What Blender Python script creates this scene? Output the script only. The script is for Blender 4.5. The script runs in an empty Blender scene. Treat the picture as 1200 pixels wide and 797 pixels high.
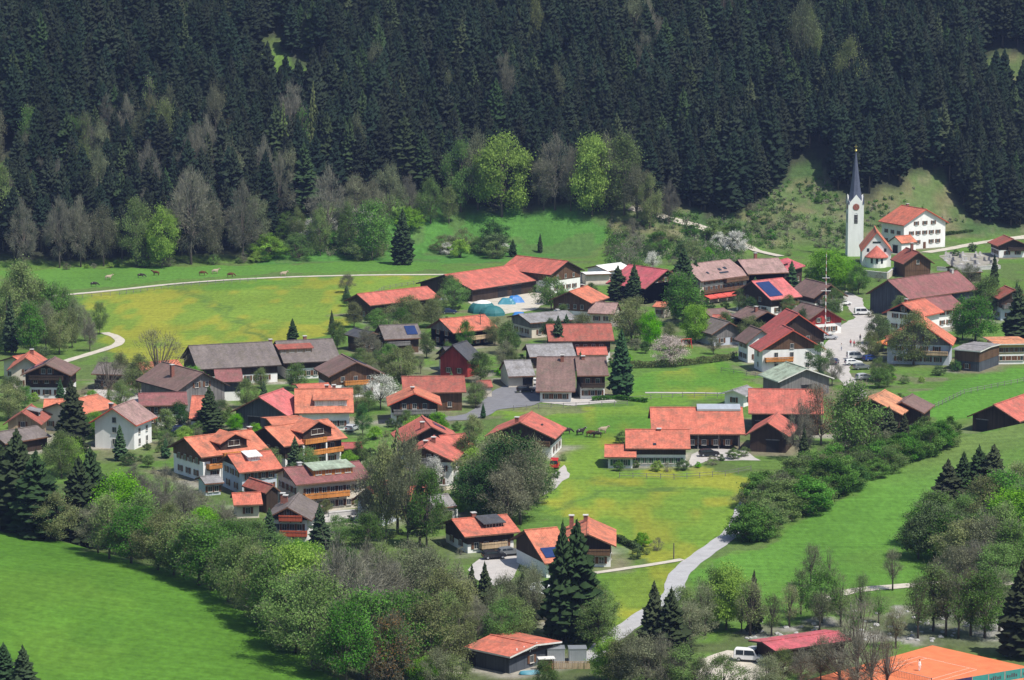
import bpy, bmesh, math, random
import numpy as np
from mathutils import Vector, Matrix
sc = bpy.context.scene
COL = sc.collection
rng = np.random.default_rng(7)
random.seed(7)
R = math.radians
HAZE_D = 0.00005

# ------------------------------------------------------------------ camera, sky, sun, exposure
CAM_H, FPX, HOR = 120.0, 3600.0, -150.0
PITCH = math.atan((398.5 - HOR) / FPX)
cam = bpy.data.cameras.new('camera')
cam.lens = 108.0; cam.sensor_width = 36.0; cam.clip_start = 1.0; cam.clip_end = 6000.0
camo = bpy.data.objects.new('camera', cam); COL.objects.link(camo)
camo.location = (0, 0, CAM_H); camo.rotation_euler = (math.pi / 2 - PITCH, 0, 0)
sc.camera = camo

SUN_AZ, SUN_EL = R(-38), R(59)
tosun = Vector((math.cos(SUN_AZ) * math.cos(SUN_EL), math.sin(SUN_AZ) * math.cos(SUN_EL), math.sin(SUN_EL)))
sl = bpy.data.lights.new('sun', 'SUN'); sl.energy = 4.6; sl.angle = R(0.53); sl.color = (1.0, 0.955, 0.88)
so = bpy.data.objects.new('sun', sl); COL.objects.link(so); so.location = (300, 0, 400)
so.rotation_euler = (-tosun).to_track_quat('-Z', 'Y').to_euler()
wd = bpy.data.worlds.new('World'); sc.world = wd; wd.use_nodes = True
nt = wd.node_tree; nt.nodes.clear()
sky = nt.nodes.new('ShaderNodeTexSky'); sky.sky_type = 'NISHITA'; sky.sun_disc = False
sky.sun_elevation = SUN_EL; sky.sun_rotation = math.pi / 2 - SUN_AZ
bg = nt.nodes.new('ShaderNodeBackground'); bg.inputs[1].default_value = 0.11
ow = nt.nodes.new('ShaderNodeOutputWorld')
nt.links.new(sky.outputs[0], bg.inputs[0]); nt.links.new(bg.outputs[0], ow.inputs[0])
sc.view_settings.view_transform = 'Standard'; sc.view_settings.look = 'None'
sc.view_settings.exposure = 0.38; sc.view_settings.gamma = 1.0
sc.view_settings.use_curve_mapping = False
sc.cycles.max_bounces = 5; sc.cycles.diffuse_bounces = 2; sc.cycles.transmission_bounces = 3
sc.cycles.transparent_max_bounces = 4; sc.cycles.glossy_bounces = 2; sc.cycles.volume_bounces = 0
sc.cycles.use_denoising = True

# ------------------------------------------------------------------ picture point -> place on the ground
ct, st = math.cos(PITCH), math.sin(PITCH)
def ray(px, py):
    u = (px - 600) / FPX; v = (398.5 - py) / FPX
    return np.array((u, ct + v * st, -st + v * ct))
def proj(x, y, z):
    dz = z - CAM_H
    f = y * ct - dz * st; v = y * st + dz * ct
    return 600 + FPX * x / f, 398.5 - FPX * v / f
def at_z(px, py, z):
    d = ray(px, py); t = (z - CAM_H) / d[2]
    return np.array((d[0] * t, d[1] * t))
def smooth(a, b, x):
    t = np.clip((x - a) / (b - a), 0, 1); return t * t * (3 - 2 * t)

# ------------------------------------------------------------------ terrain shape
def polyline_dist(x, y, P):
    """signed distance (positive on the right hand of the line) and position 0..n-1 along it"""
    best = np.full(np.shape(x), 1e9); sgn = np.zeros(np.shape(x)); tt = np.zeros(np.shape(x))
    for i in range(len(P) - 1):
        ax, ay = P[i]; bx, by = P[i + 1]
        dx, dy = bx - ax, by - ay; L2 = dx * dx + dy * dy
        t = ((x - ax) * dx + (y - ay) * dy) / L2
        tc = np.clip(t, 0, 1)
        d = np.hypot(x - ax - tc * dx, y - ay - tc * dy)
        s = np.sign((x - ax) * dy - (y - ay) * dx)
        m = d < best
        best = np.where(m, d, best); sgn = np.where(m, s, sgn); tt = np.where(m, i + tc, tt)
    return best * sgn, tt
EDGE = [at_z(a, b, 3.0) for a, b in [(-900, 540), (-300, 575), (-60, 600), (0, 614), (25, 621), (100, 644), (200, 668), (238, 683),
        (266, 695), (296, 722), (312, 733), (335, 760), (372, 779), (390, 790), (420, 815), (470, 900), (520, 1100)]]
MND = [(840, 660, 0), (905, 640, 0.2), (960, 602, 0.8), (1010, 570, 1.6), (1060, 545, 2.6), (1105, 521, 3.8), (1150, 508, 4.6), (1200, 497, 5.2), (1330, 475, 6), (1500, 460, 6)]
MNDP = [at_z(a, b, c) for a, b, c in MND]; MNDH = [c for _, _, c in MND]
HB = [at_z(a, b, 0.0) for a, b in [(-600, 318), (0, 318), (130, 313), (250, 311), (330, 309), (420, 304), (520, 299), (620, 299), (700, 300), (760, 302),
      (860, 297), (950, 293), (1000, 291), (1110, 286), (1200, 280), (1700, 272)]]
HBX = np.array([p[0] for p in HB]); HBY = np.array([p[1] for p in HB])
def h(x, y):
    x = np.asarray(x, float); y = np.asarray(y, float)
    hc = np.maximum(0, 118 - 0.30 * y); hc = np.where(y < 0, 118 - 0.05 * y, hc)
    s, t = polyline_dist(x, y, EDGE)
    hl = np.where(s > 0, 3 + 0.118 * s + 0.5 * np.sin(x * .05) * smooth(0, 40, s), 3 * smooth(-9, 0.5, s))
    z = np.maximum(hc, np.minimum(hl, 40 + hc))
    s2, t2 = polyline_dist(x, y, MNDP)
    b = np.interp(t2, range(len(MNDH)), MNDH)
    hm = np.where(s2 > 0, b + np.minimum(0.05 * s2, 3.0) * smooth(0, 25, s2) * smooth(1, 5, t2), b * smooth(-12, 0, s2))
    hm = hm * smooth(508, 585, y)
    z = np.maximum(z, hm)
    yb = np.interp(x, HBX, HBY)
    d = np.maximum(0, y - yb)
    hill = 0.50 * (np.sqrt(d * d + 64) - 8)
    hill += smooth(5, 60, d) * (3.0 * np.sin(x * .045 + 1.3) * np.cos(y * .03) + 2.0 * np.sin(x * .11 + y * .05))
    far = np.maximum(0, np.abs(x) - 260)
    return z + hill + 0.15 * far * smooth(300, 700, y) * 0.5
def h1(x, y): return float(h(np.array([x]), np.array([y]))[0])
_D = np.arange(200, 1700, 1.0)
def ground(px, py):
    """where the sight line through a picture point of the photograph meets the terrain"""
    d = ray(px, py); d = d / d[1]
    z = CAM_H + d[2] * _D; g = h(d[0] * _D, _D)
    k = np.argmax(z <= g)
    if not (z <= g).any(): k = len(_D) - 1
    a, b = (z - g)[k - 1], (z - g)[k]
    D = _D[k - 1] + (a / (a - b) if a != b else 0)
    x, y = d[0] * D, D
    return np.array((x, y, h1(x, y)))
def at_h(px, py, ze):
    z = ze
    for _ in range(4):
        p = at_z(px, py, z); z = ze + min(h1(p[0], p[1]), 30)
    return p
# enlargements of the photograph used for measuring: letter -> (x0, y0, scale)
CR = {'a': (0, 390), 'b': (140, 390), 'c': (270, 390), 'd': (190, 470), 'e': (310, 470), 'f': (260, 540), 'g': (390, 360), 'h': (440, 430),
      'i': (400, 290), 'j': (500, 290), 'k': (640, 280), 'l': (590, 360), 'm': (790, 280), 'n': (830, 340), 'o': (960, 320), 'p': (980, 220),
      'q': (460, 480), 'r': (560, 470), 's': (500, 590), 't': (590, 600), 'u': (530, 720), 'v': (700, 460), 'w': (840, 430), 'x': (1000, 430),
      'y': (1050, 260), 'z': (1050, 350), 'A': (940, 380), 'B': (1050, 700), 'C': (860, 700), 'D': (390, 520), 'E': (700, 360), 'F': (730, 280)}
def px(s):
    if s[0] in CR:
        X, Y = map(float, s[1:].split(',')); a, b = CR[s[0]]
        return a + X / 7.973, b + Y / 7.973
    return tuple(map(float, s.split(',')))
def yy(v, default=None):
    if isinstance(v, str): a = CR[v[0]]; return a[1] + float(v[1:]) / 7.973
    return v

# ------------------------------------------------------------------ object helpers
def tag(o, label=None, cat=None, group=None, kind=None):
    if label: o['label'] = label
    if cat: o['category'] = cat
    if group: o['group'] = group
    if kind: o['kind'] = kind
    return o
def empty(name, loc=(0, 0, 0), rz=0):
    o = bpy.data.objects.new(name, None); o.empty_display_size = 0.5
    COL.objects.link(o); o.location = loc; o.rotation_euler = (0, 0, rz); return o
def link(name, me, parent=None):
    o = bpy.data.objects.new(name, me); COL.objects.link(o)
    if parent is not None: o.parent = parent
    return o
class MB:
    def __init__(s): s.v = []; s.f = []; s.m = []; s.t = []
    def add(s, v, f, m=0, t=None):
        n = len(s.v); s.v += [tuple(p) for p in v]; s.f += [tuple(i + n for i in q) for q in f]; s.m += [m] * len(f)
        s.t += [1.0 if t is None else t] * len(v)
    def box(s, x0, x1, y0, y1, z0, z1, m=0):
        s.add([(x0, y0, z0), (x1, y0, z0), (x1, y1, z0), (x0, y1, z0), (x0, y0, z1), (x1, y0, z1), (x1, y1, z1), (x0, y1, z1)],
              [(3, 2, 1, 0), (4, 5, 6, 7), (0, 1, 5, 4), (1, 2, 6, 5), (2, 3, 7, 6), (3, 0, 4, 7)], m)
    def prism(s, sec, a0, a1, axis='x', m=0, mend=None):
        """section of (u, z) points swept along x (u is y) or along y (u is x)"""
        n = len(sec); mend = m if mend is None else mend
        P = (lambda a, u, z: (a, u, z)) if axis == 'x' else (lambda a, u, z: (u, a, z))
        v = [P(a0, u, z) for u, z in sec] + [P(a1, u, z) for u, z in sec]
        s.add(v, [(i, (i + 1) % n, n + (i + 1) % n, n + i) for i in range(n)], m)
        k = len(s.v) - 2 * n
        s.f += [tuple(k + i for i in range(n))[::-1], tuple(k + n + i for i in range(n))]; s.m += [mend, mend]
    def tube(s, pts, rads, n=6, m=0, cap=True):
        pts = [Vector(p) for p in pts]; rings = []
        for i, p in enumerate(pts):
            d = (pts[min(i + 1, len(pts) - 1)] - pts[max(i - 1, 0)]).normalized()
            a = d.orthogonal().normalized(); b = d.cross(a)
            rings.append([p + (a * math.cos(2 * math.pi * k / n) + b * math.sin(2 * math.pi * k / n)) * rads[i] for k in range(n)])
        v = [q for r in rings for q in r]
        f = [(i * n + k, i * n + (k + 1) % n, (i + 1) * n + (k + 1) % n, (i + 1) * n + k) for i in range(len(pts) - 1) for k in range(n)]
        if cap: f += [tuple(range(n))[::-1], tuple((len(pts) - 1) * n + k for k in range(n))]
        s.add(v, f, m)
    def mesh(s, name, mats, fix=True):
        me = bpy.data.meshes.new(name); me.from_pydata(s.v, [], s.f)
        for q in mats: me.materials.append(q)
        if len(mats) > 1: me.polygons.foreach_set('material_index', s.m)
        if fix:
            bm = bmesh.new(); bm.from_mesh(me); bmesh.ops.recalc_face_normals(bm, faces=bm.faces[:]); bm.to_mesh(me); bm.free()
        return me
    def obj(s, name, mats, parent=None, fix=True):
        return link(name, s.mesh(name, mats if isinstance(mats, list) else [mats], fix), parent)

# ------------------------------------------------------------------ materials
def newmat(name):
    m = bpy.data.materials.new(name); m.use_nodes = True; m.node_tree.nodes.clear(); return m, m.node_tree
def N(t, ty, **kw):
    n = t.nodes.new(ty)
    for k, v in kw.items(): setattr(n, k, v)
    return n
def mathn(t, op, a, b=None):
    n = N(t, 'ShaderNodeMath', operation=op)
    for i, q in enumerate((a, b)):
        if q is None: continue
        if isinstance(q, (int, float)): n.inputs[i].default_value = q
        else: t.links.new(q, n.inputs[i])
    return n.outputs[0]
def noise(t, scale, detail=3, vec=None, rough=.55):
    n = N(t, 'ShaderNodeTexNoise'); n.inputs['Scale'].default_value = scale; n.inputs['Detail'].default_value = detail
    n.inputs['Roughness'].default_value = rough
    if vec is not None: t.links.new(vec, n.inputs['Vector'])
    return n.outputs['Fac']
def scalecol(t, col, fac):
    """col (socket or tuple) times a scalar socket"""
    n = N(t, 'ShaderNodeVectorMath', operation='SCALE')
    if isinstance(col, tuple): n.inputs[0].default_value = col
    else: t.links.new(col, n.inputs[0])
    t.links.new(fac, n.inputs['Scale']); return n.outputs[0]
def maprange(t, v, a, b, c, d):
    n = N(t, 'ShaderNodeMapRange'); t.links.new(v, n.inputs[0])
    for i, q in enumerate((a, b, c, d)): n.inputs[i + 1].default_value = q
    return n.outputs[0]
def finish(t, col, rough=.8, spec=.25, bump=None, bs=.3, bd=.05, metal=0.0):
    p = N(t, 'ShaderNodeBsdfPrincipled'); o = N(t, 'ShaderNodeOutputMaterial')
    if isinstance(col, tuple): p.inputs['Base Color'].default_value = (*col, 1)
    else: t.links.new(col, p.inputs['Base Color'])
    p.inputs['Roughness'].default_value = rough; p.inputs['Specular IOR Level'].default_value = spec; p.inputs['Metallic'].default_value = metal
    if bump is not None:
        b = N(t, 'ShaderNodeBump'); b.inputs['Strength'].default_value = bs; b.inputs['Distance'].default_value = bd
        t.links.new(bump, b.inputs['Height']); t.links.new(b.outputs[0], p.inputs['Normal'])
    t.links.new(p.outputs[0], o.inputs[0])
def mat_plain(name, col, rough=.6, var=.15, sc_=1.5, spec=.3, metal=0.):
    m, t = newmat(name); tc = N(t, 'ShaderNodeTexCoord').outputs['Object']
    f = maprange(t, noise(t, sc_, 4, tc), .25, .75, 1 - var, 1 + var)
    finish(t, scalecol(t, col, f), rough, spec, metal=metal); return m
def mat_plaster(name, col):
    m, t = newmat(name); tc = N(t, 'ShaderNodeTexCoord').outputs['Object']
    mp = N(t, 'ShaderNodeMapping'); mp.inputs['Scale'].default_value = (1, 1, .25); t.links.new(tc, mp.inputs[0])
    f = maprange(t, noise(t, .9, 5, mp.outputs[0]), .2, .8, .84, 1.08)
    finish(t, scalecol(t, col, f), .9, .15, noise(t, 6, 3, tc), .25, .03); return m
def mat_timber(name, col):
    m, t = newmat(name); tc = N(t, 'ShaderNodeTexCoord').outputs['Object']
    mp = N(t, 'ShaderNodeMapping'); mp.inputs['Scale'].default_value = (4, 4, .12); t.links.new(tc, mp.inputs[0])
    f = maprange(t, noise(t, 1.0, 4, mp.outputs[0], .7), .25, .75, .5, 1.5)
    g = maprange(t, noise(t, .35, 3, tc), .3, .7, .8, 1.2)
    finish(t, scalecol(t, col, mathn(t, 'MULTIPLY', f, g)), .8, .2, noise(t, 1.0, 2, mp.outputs[0]), .4, .05); return m
def mat_roof(name, col, age=.25, stain=(.10, .085, .06), rough=.75):
    """clay tiles: rows of tiles as relief, tile to tile tone changes, lichen and stains with their own shape"""
    m, t = newmat(name); tc = N(t, 'ShaderNodeTexCoord').outputs['Object']
    mp = N(t, 'ShaderNodeMapping'); mp.inputs['Scale'].default_value = (1.6, 1.6, 1.6); t.links.new(tc, mp.inputs[0])
    v = N(t, 'ShaderNodeTexVoronoi'); v.inputs['Scale'].default_value = 1.8; t.links.new(mp.outputs[0], v.inputs['Vector'])
    sepc = N(t, 'ShaderNodeSeparateColor'); t.links.new(v.outputs['Color'], sepc.inputs[0])
    f1 = maprange(t, sepc.outputs[0], 0, 1, .82, 1.16)
    mp2 = N(t, 'ShaderNodeMapping'); mp2.inputs['Scale'].default_value = (.5, .12, .12); t.links.new(tc, mp2.inputs[0])
    f2 = maprange(t, noise(t, 1.6, 5, mp2.outputs[0]), .3, .7, .78, 1.18)
    c = scalecol(t, col, mathn(t, 'MULTIPLY', f1, f2))
    oi = N(t, 'ShaderNodeObjectInfo')
    off = N(t, 'ShaderNodeVectorMath', operation='SCALE'); t.links.new(oi.outputs['Location'], off.inputs[0]); off.inputs['Scale'].default_value = 1.0
    ad = N(t, 'ShaderNodeVectorMath', operation='ADD'); t.links.new(tc, ad.inputs[0]); t.links.new(off.outputs[0], ad.inputs[1])
    s = maprange(t, noise(t, .45, 6, ad.outputs[0], .65), .47, .75, 0, min(.85, age * 1.9))
    mx = N(t, 'ShaderNodeMix', data_type='RGBA'); t.links.new(s, mx.inputs[0]); t.links.new(c, mx.inputs[6]); mx.inputs[7].default_value = (*stain, 1)
    w = N(t, 'ShaderNodeTexWave', wave_type='BANDS', bands_direction='X'); w.inputs['Scale'].default_value = .95; w.inputs['Distortion'].default_value = .3
    t.links.new(tc, w.inputs['Vector'])
    finish(t, mx.outputs[2], rough, .3, w.outputs['Fac'], .35, .06); return m
def mat_leaf(name, col, var=.35, trans=.28, hue=.5):
    m, t = newmat(name)
    at = N(t, 'ShaderNodeAttribute', attribute_name='tint'); oi = N(t, 'ShaderNodeObjectInfo')
    f = mathn(t, 'MULTIPLY', at.outputs['Fac'], maprange(t, oi.outputs['Random'], 0, 1, 1 - var, 1 + var))
    h_ = N(t, 'ShaderNodeHueSaturation'); h_.inputs['Color'].default_value = (*col, 1)
    rr = mathn(t, 'FRACT', mathn(t, 'MULTIPLY', oi.outputs['Random'], 7.31))
    t.links.new(maprange(t, rr, 0, 1, .5 - hue * .05, .5 + hue * .05), h_.inputs['Hue'])
    t.links.new(maprange(t, rr, 0, 1, .85, 1.1), h_.inputs['Saturation'])
    c = scalecol(t, h_.outputs[0], f)
    d = N(t, 'ShaderNodeBsdfDiffuse'); tr = N(t, 'ShaderNodeBsdfTranslucent'); mx = N(t, 'ShaderNodeMixShader'); o = N(t, 'ShaderNodeOutputMaterial')
    t.links.new(c, d.inputs[0]); t.links.new(c, tr.inputs[0]); mx.inputs[0].default_value = trans
    t.links.new(d.outputs[0], mx.inputs[1]); t.links.new(tr.outputs[0], mx.inputs[2]); t.links.new(mx.outputs[0], o.inputs[0]); return m
M = {}
M['white'] = mat_plaster('white_plaster', (.80, .79, .76)); M['cream'] = mat_plaster('cream_plaster', (.62, .56, .46))
M['grey'] = mat_plaster('grey_plaster', (.42, .42, .42)); M['yellow'] = mat_plaster('yellow_plaster', (.62, .43, .18))
M['redwall'] = mat_timber('red_boards', (.32, .04, .035)); M['blueg'] = mat_plaster('pale_blue_plaster', (.50, .54, .60))
M['dark'] = mat_timber('dark_timber', (.045, .03, .022)); M['brown'] = mat_timber('brown_timber', (.11, .062, .036))
M['weather'] = mat_timber('weathered_timber', (.17, .16, .155)); M['slate'] = mat_timber('blue_grey_boards', (.062, .07, .082))
M['honey'] = mat_timber('honey_timber', (.48, .19, .05)); M['redbalc'] = mat_timber('red_brown_timber', (.33, .07, .035))
M['palewood'] = mat_timber('pale_timber', (.40, .29, .18))
RC = {'orange': (.50, .160, .092, .4), 'redorange': (.475, .135, .084, .4), 'red': (.44, .118, .084, .38), 'dullred': (.30, .085, .06, .4),
      'pink': (.50, .13, .125, .35), 'maroon': (.215, .085, .08, .35), 'brown': (.17, .105, .09, .45), 'greybrown': (.15, .125, .115, .5),
      'grey': (.23, .22, .22, .35), 'darkgrey': (.06, .062, .07, .25), 'tan': (.54, .23, .12, .45), 'pinkgrey': (.30, .19, .17, .4),
      'greengrey': (.30, .36, .27, .4), 'silver': (.62, .64, .68, .15), 'magenta': (.44, .095, .11, .3), 'crimson': (.37, .085, .075, .35), 'white': (.72, .72, .70, .2)}
ROOF = {k: mat_roof('roof_' + k, v[:3], v[3]) for k, v in RC.items()}
M['verge'] = mat_timber('verge_board', (.16, .08, .05)); M['vergedark'] = mat_timber('dark_verge_board', (.05, .035, .028))
M['vergewhite'] = mat_plain('white_verge', (.62, .6, .56)); M['vergered'] = mat_plain('red_verge', (.52, .10, .06))
m, t = newmat('window_glass'); finish(t, (.025, .032, .04), .08, .6); M['glass'] = m
M['frame'] = mat_plain('window_frame', (.46, .44, .40), .5, .15); M['letter'] = mat_plain('white_letters', (.8, .79, .76), .5, .05); M['shut_br'] = mat_timber('brown_shutter', (.13, .06, .03))
M['shut_gr'] = mat_timber('green_shutter', (.05, .12, .06)); M['brick'] = mat_plain('chimney_brick', (.22, .09, .065), .9, .3, 4)
M['concrete'] = mat_plain('concrete', (.45, .44, .42), .9, .2, 1.2); M['metal'] = mat_plain('grey_metal', (.42, .44, .47), .4, .08, 1, .5, .6)
M['solar'] = mat_plain('solar_glass', (.018, .035, .11), .15, .2, 1, .6); M['zinc'] = mat_plain('zinc_sheet', (.50, .53, .56), .35, .12, .8, .5, .5)
M['bark'] = mat_timber('bark', (.11, .09, .075)); M['palebark'] = mat_timber('pale_bark', (.30, .28, .25)); M['black'] = mat_plain('black_rubber', (.015, .015, .017), .7)
def leaf(n, c, **k): M[n] = mat_leaf('leaf_' + n, c, **k)
leaf('spruce', (.036, .054, .024), trans=.18, var=.2, hue=.6)
leaf('forest', (.019, .030, .018), trans=.2, var=.3, hue=1.0); leaf('spruce_green', (.045, .082, .036), trans=.08, var=.25)
leaf('larch', (.085, .105, .04), trans=.1)
leaf('fresh', (.21, .41, .035), trans=.45, var=.12); leaf('green', (.115, .215, .045), trans=.35); leaf('budding', (.17, .235, .075), trans=.35, var=.25, hue=.8)
leaf('grey', (.20, .22, .125), trans=.3, var=.2); leaf('bare', (.215, .21, .155), trans=.15, var=.25, hue=.1)
leaf('budtwig', (.19, .195, .12), trans=.2); leaf('redbud', (.20, .105, .055), trans=.15)
leaf('blossom', (.62, .62, .55), trans=.2, var=.1); leaf('pinkblossom', (.62, .50, .48), trans=.2, var=.1); leaf('darkgreen', (.065, .12, .038), trans=.15)
# ------------------------------------------------------------------ terrain sheet
def axis(*segs):
    out = []
    for a, b, st_ in segs: out += list(np.arange(a, b, st_))
    return np.array(out + [segs[-1][1]])
gx = axis((-800, -260, 60), (-260, -190, 6), (-190, 190, 1.3), (190, 260, 6), (260, 800, 60))
gy = axis((-300, 300, 30), (300, 420, 6), (420, 1010, 1.6), (1010, 1230, 4), (1230, 1600, 20))
GX, GY = np.meshgrid(gx, gy); GZ = h(GX, GY)
def vnoise(x, y, s, seed):
    """smooth value noise in world metres"""
    r = np.random.default_rng(seed); T = r.random((64, 64)); u = x / s; v = y / s
    i = np.floor(u).astype(int); j = np.floor(v).astype(int); fu = u - i; fv = v - j
    fu = fu * fu * (3 - 2 * fu); fv = fv * fv * (3 - 2 * fv)
    g = lambda a, b: T[a % 64, b % 64]
    return (g(i, j) * (1 - fu) + g(i + 1, j) * fu) * (1 - fv) + (g(i, j + 1) * (1 - fu) + g(i + 1, j + 1) * fu) * fv
def inside(P, x, y):
    c = np.zeros(np.shape(x), bool); n = len(P)
    for i in range(n):
        x0, y0 = P[i]; x1, y1 = P[(i + 1) % n]
        if y0 == y1: continue
        m = (y0 > y) != (y1 > y)
        c ^= m & (x < (x1 - x0) * (y - y0) / (y1 - y0) + x0)
    return c
def area(pts): return [ground(a, b)[:2] for a, b in pts]
FB = [(-400, 312), (0, 306), (120, 306), (250, 302), (300, 292), (340, 262), (380, 240), (430, 232), (520, 232), (560, 244), (640, 243), (700, 244), (745, 240), (800, 246), (850, 258), (890, 240),
      (900, 222), (915, 213), (935, 191), (945, 182), (962, 184), (973, 222), (1010, 238), (1050, 221), (1075, 206), (1108, 202), (1113, 222), (1125, 238), (1140, 262), (1200, 266), (1600, 262)]
FBW = [ground(a, b) for a, b in FB]
FBX = np.array([p[0] for p in FBW]); FBY = np.array([p[1] for p in FBW])
def forest_edge(x): return np.interp(x, FBX, FBY)
GLADES = [(ground(338, 100), 14, 13), (ground(318, 72), 7, 11), (ground(12, 205), 10, 9), (ground(1188, 95), 13, 15), (ground(1035, 118), 7, 6), (ground(405, 118), 5, 4), (ground(75, 42), 6, 5), (ground(990, 6), 5, 6)]
jx = (vnoise(GX, GY, 5, 1) - .5) * 3; jy = (vnoise(GX, GY, 5, 2) - .5) * 8
X, Y = GX + jx, GY + jy
n1 = vnoise(X, Y, 22, 3); n2 = vnoise(GX, GY, 6, 4); n3 = vnoise(GX, GY * .6, 60, 5); n4 = vnoise(GX, GY, 3, 6)
C = np.zeros(GX.shape + (3,))
def paint(mask, col, k=1.0):
    w = (mask * k)[..., None]; C[:] = C * (1 - w) + np.array(col) * w
paint(np.ones_like(GX), (.088, .165, .030))
paint(n1 > .62, (.10, .155, .035), .5); paint((n2 > .66), (.09, .11, .045), .5)
def dand(P, base, yel, thr, seed):
    m = inside(area(P), X, Y); paint(m, base)
    d = vnoise(GX, GY * .35, 14, seed) * .5 + vnoise(GX, GY * .35, 3.5, seed + 1) * .5
    paint(m * smooth(thr, thr + .2, d), yel, .85)
    paint(m * smooth(.55, .8, vnoise(GX, GY, 30, seed + 2)), (.055, .16, .02), .6)
dand([(70, 345), (200, 334), (300, 327), (425, 323), (530, 325), (520, 340), (430, 352), (400, 385), (330, 410), (225, 428), (150, 425), (120, 400), (110, 370), (95, 350)], (.14, .215, .030), (.24, .24, .03), .45, 21)
dand([(560, 480), (600, 474), (700, 478), (765, 470), (770, 500), (705, 540), (720, 552), (820, 548), (880, 560), (890, 600), (830, 640), (795, 665), (735, 645), (700, 610), (640, 600), (625, 560), (655, 550), (660, 515)], (.128, .215, .028), (.23, .24, .03), .46, 31)
dand([(700, 670), (795, 655), (800, 680), (770, 705), (735, 735), (700, 730)], (.135, .205, .028), (.26, .25, .025), .42, 41)
dand([(735, 448), (760, 438), (845, 425), (880, 428), (915, 442), (905, 458), (870, 463), (760, 478), (735, 470)], (.11, .21, .027), (.18, .21, .03), .58, 51)
dand([(860, 690), (830, 668), (845, 650), (900, 640), (1000, 600), (1010, 640), (1000, 690), (930, 720)], (.09, .20, .028), (.17, .20, .03), .62, 61)
paint(inside(area([(-60, 322), (0, 322), (85, 340), (200, 329), (320, 320), (520, 317), (520, 300), (420, 305), (330, 311), (130, 314), (-60, 318)]), X, Y), (.085, .19, .03))
m = inside(area([(300, 311), (420, 305), (520, 310), (690, 300), (712, 285), (700, 240), (630, 246), (560, 240), (500, 240), (440, 260), (330, 285)]), X, Y)
paint(m, (.062, .16, .03)); paint(m * (n2 > .68), (.08, .11, .04), .5)
hillside = smooth(2, 10, GY - np.interp(GX, HBX, HBY))
m = hillside * (GX > ground(715, 280)[0]); paint(m, (.085, .125, .042)); paint(m * smooth(.5, .75, n2), (.15, .13, .07), .65); paint(m * smooth(.5, .72, n1), (.05, .10, .03), .85); paint(m * smooth(.65, .8, n4), (.18, .16, .10), .5)
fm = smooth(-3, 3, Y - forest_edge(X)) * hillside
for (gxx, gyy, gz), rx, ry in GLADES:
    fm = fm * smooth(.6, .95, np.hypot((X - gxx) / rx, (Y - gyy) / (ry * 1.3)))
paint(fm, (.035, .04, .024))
s, _ = polyline_dist(X, Y, EDGE)
paint(s > 0, (.072, .168, .018)); paint((s > 0) * smooth(.45, .8, n1), (.090, .182, .021), .7); paint((s > 0) * smooth(.55, .8, vnoise(GX, GY * .4, 9, 77)), (.060, .145, .016), .6)
paint((s <= 0) * (s > -45) * (GY < 640), (.07, .09, .035), .75)
s2, t2 = polyline_dist(X, Y, MNDP)
mm = (s2 > -1) * smooth(500, 520, GY) * (GX > 30) * (GY < 760) * (t2 < 8.9)
paint(mm, (.085, .195, .028)); paint(mm * smooth(2.5, 5, t2) * smooth(40, 2, s2), (.115, .165, .045), .85); paint(mm * smooth(.55, .8, n1), (.09, .17, .03), .5)
paint(inside(area([(1065, 462), (1130, 440), (1210, 430), (1220, 470), (1135, 490), (1100, 500)]), X, Y), (.08, .195, .026))
gm = inside(area([(860, 740), (930, 728), (1030, 722), (1060, 712), (1110, 712), (1200, 722), (1260, 732), (1260, 758), (1180, 765), (1090, 752), (1000, 752), (900, 760)]), X, Y)
paint(gm, (.27, .26, .23)); paint(gm * smooth(.35, .5, n4), (.11, .125, .06), .85); paint(gm * smooth(.5, .65, n2), (.08, .105, .04), .8)
for P in ([(0, 455), (150, 440), (300, 470), (430, 500), (410, 560), (200, 560), (60, 540)], [(400, 390), (620, 350), (840, 360), (850, 400), (740, 400), (700, 480), (480, 500), (420, 460)], [(850, 360), (1010, 350), (1110, 400), (1110, 450), (1010, 480), (930, 460), (860, 440)]):
    m = inside(area(P), X, Y); paint(m * (n2 > .56), (.16, .14, .095), .55); paint(m * (n4 > .72), (.10, .12, .05), .6)
paint(inside(area([(600, 690), (700, 740), (840, 745), (1000, 700), (1200, 690), (1300, 690), (1300, 860), (380, 860), (420, 760), (480, 700)]), X, Y) * (~gm) * smooth(.3, .6, n2), (.085, .10, .045), .6)
for ln_ in ([(205, 338), (235, 352), (262, 366), (290, 384), (318, 402)], [(215, 337), (247, 352), (272, 365)], [(300, 388), (312, 396), (320, 406)], [(640, 600), (700, 575), (800, 572), (870, 590)], [(660, 560), (720, 566), (790, 575)]):
    d_, _ = polyline_dist(X, Y, [ground(*q_)[:2] for q_ in ln_]); paint(smooth(1.4, .5, np.abs(d_)), (.07, .13, .03), .6)
me = bpy.data.meshes.new('terrain'); ny, nx = GX.shape
V = np.stack((GX, GY, GZ), -1).reshape(-1, 3).astype(np.float32)
I = np.arange(nx * ny).reshape(ny, nx)
Q = np.stack((I[:-1, :-1], I[:-1, 1:], I[1:, 1:], I[1:, :-1]), -1).reshape(-1, 4)
me.vertices.add(len(V)); me.vertices.foreach_set('co', V.ravel())
me.loops.add(Q.size); me.loops.foreach_set('vertex_index', Q.ravel().astype(np.int32))
me.polygons.add(len(Q)); me.polygons.foreach_set('loop_start', np.arange(0, Q.size, 4, dtype=np.int32)); me.polygons.foreach_set('loop_total', np.full(len(Q), 4, np.int32))
me.update(); me.validate()
ca = me.color_attributes.new('soil', 'FLOAT_COLOR', 'POINT')
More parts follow.
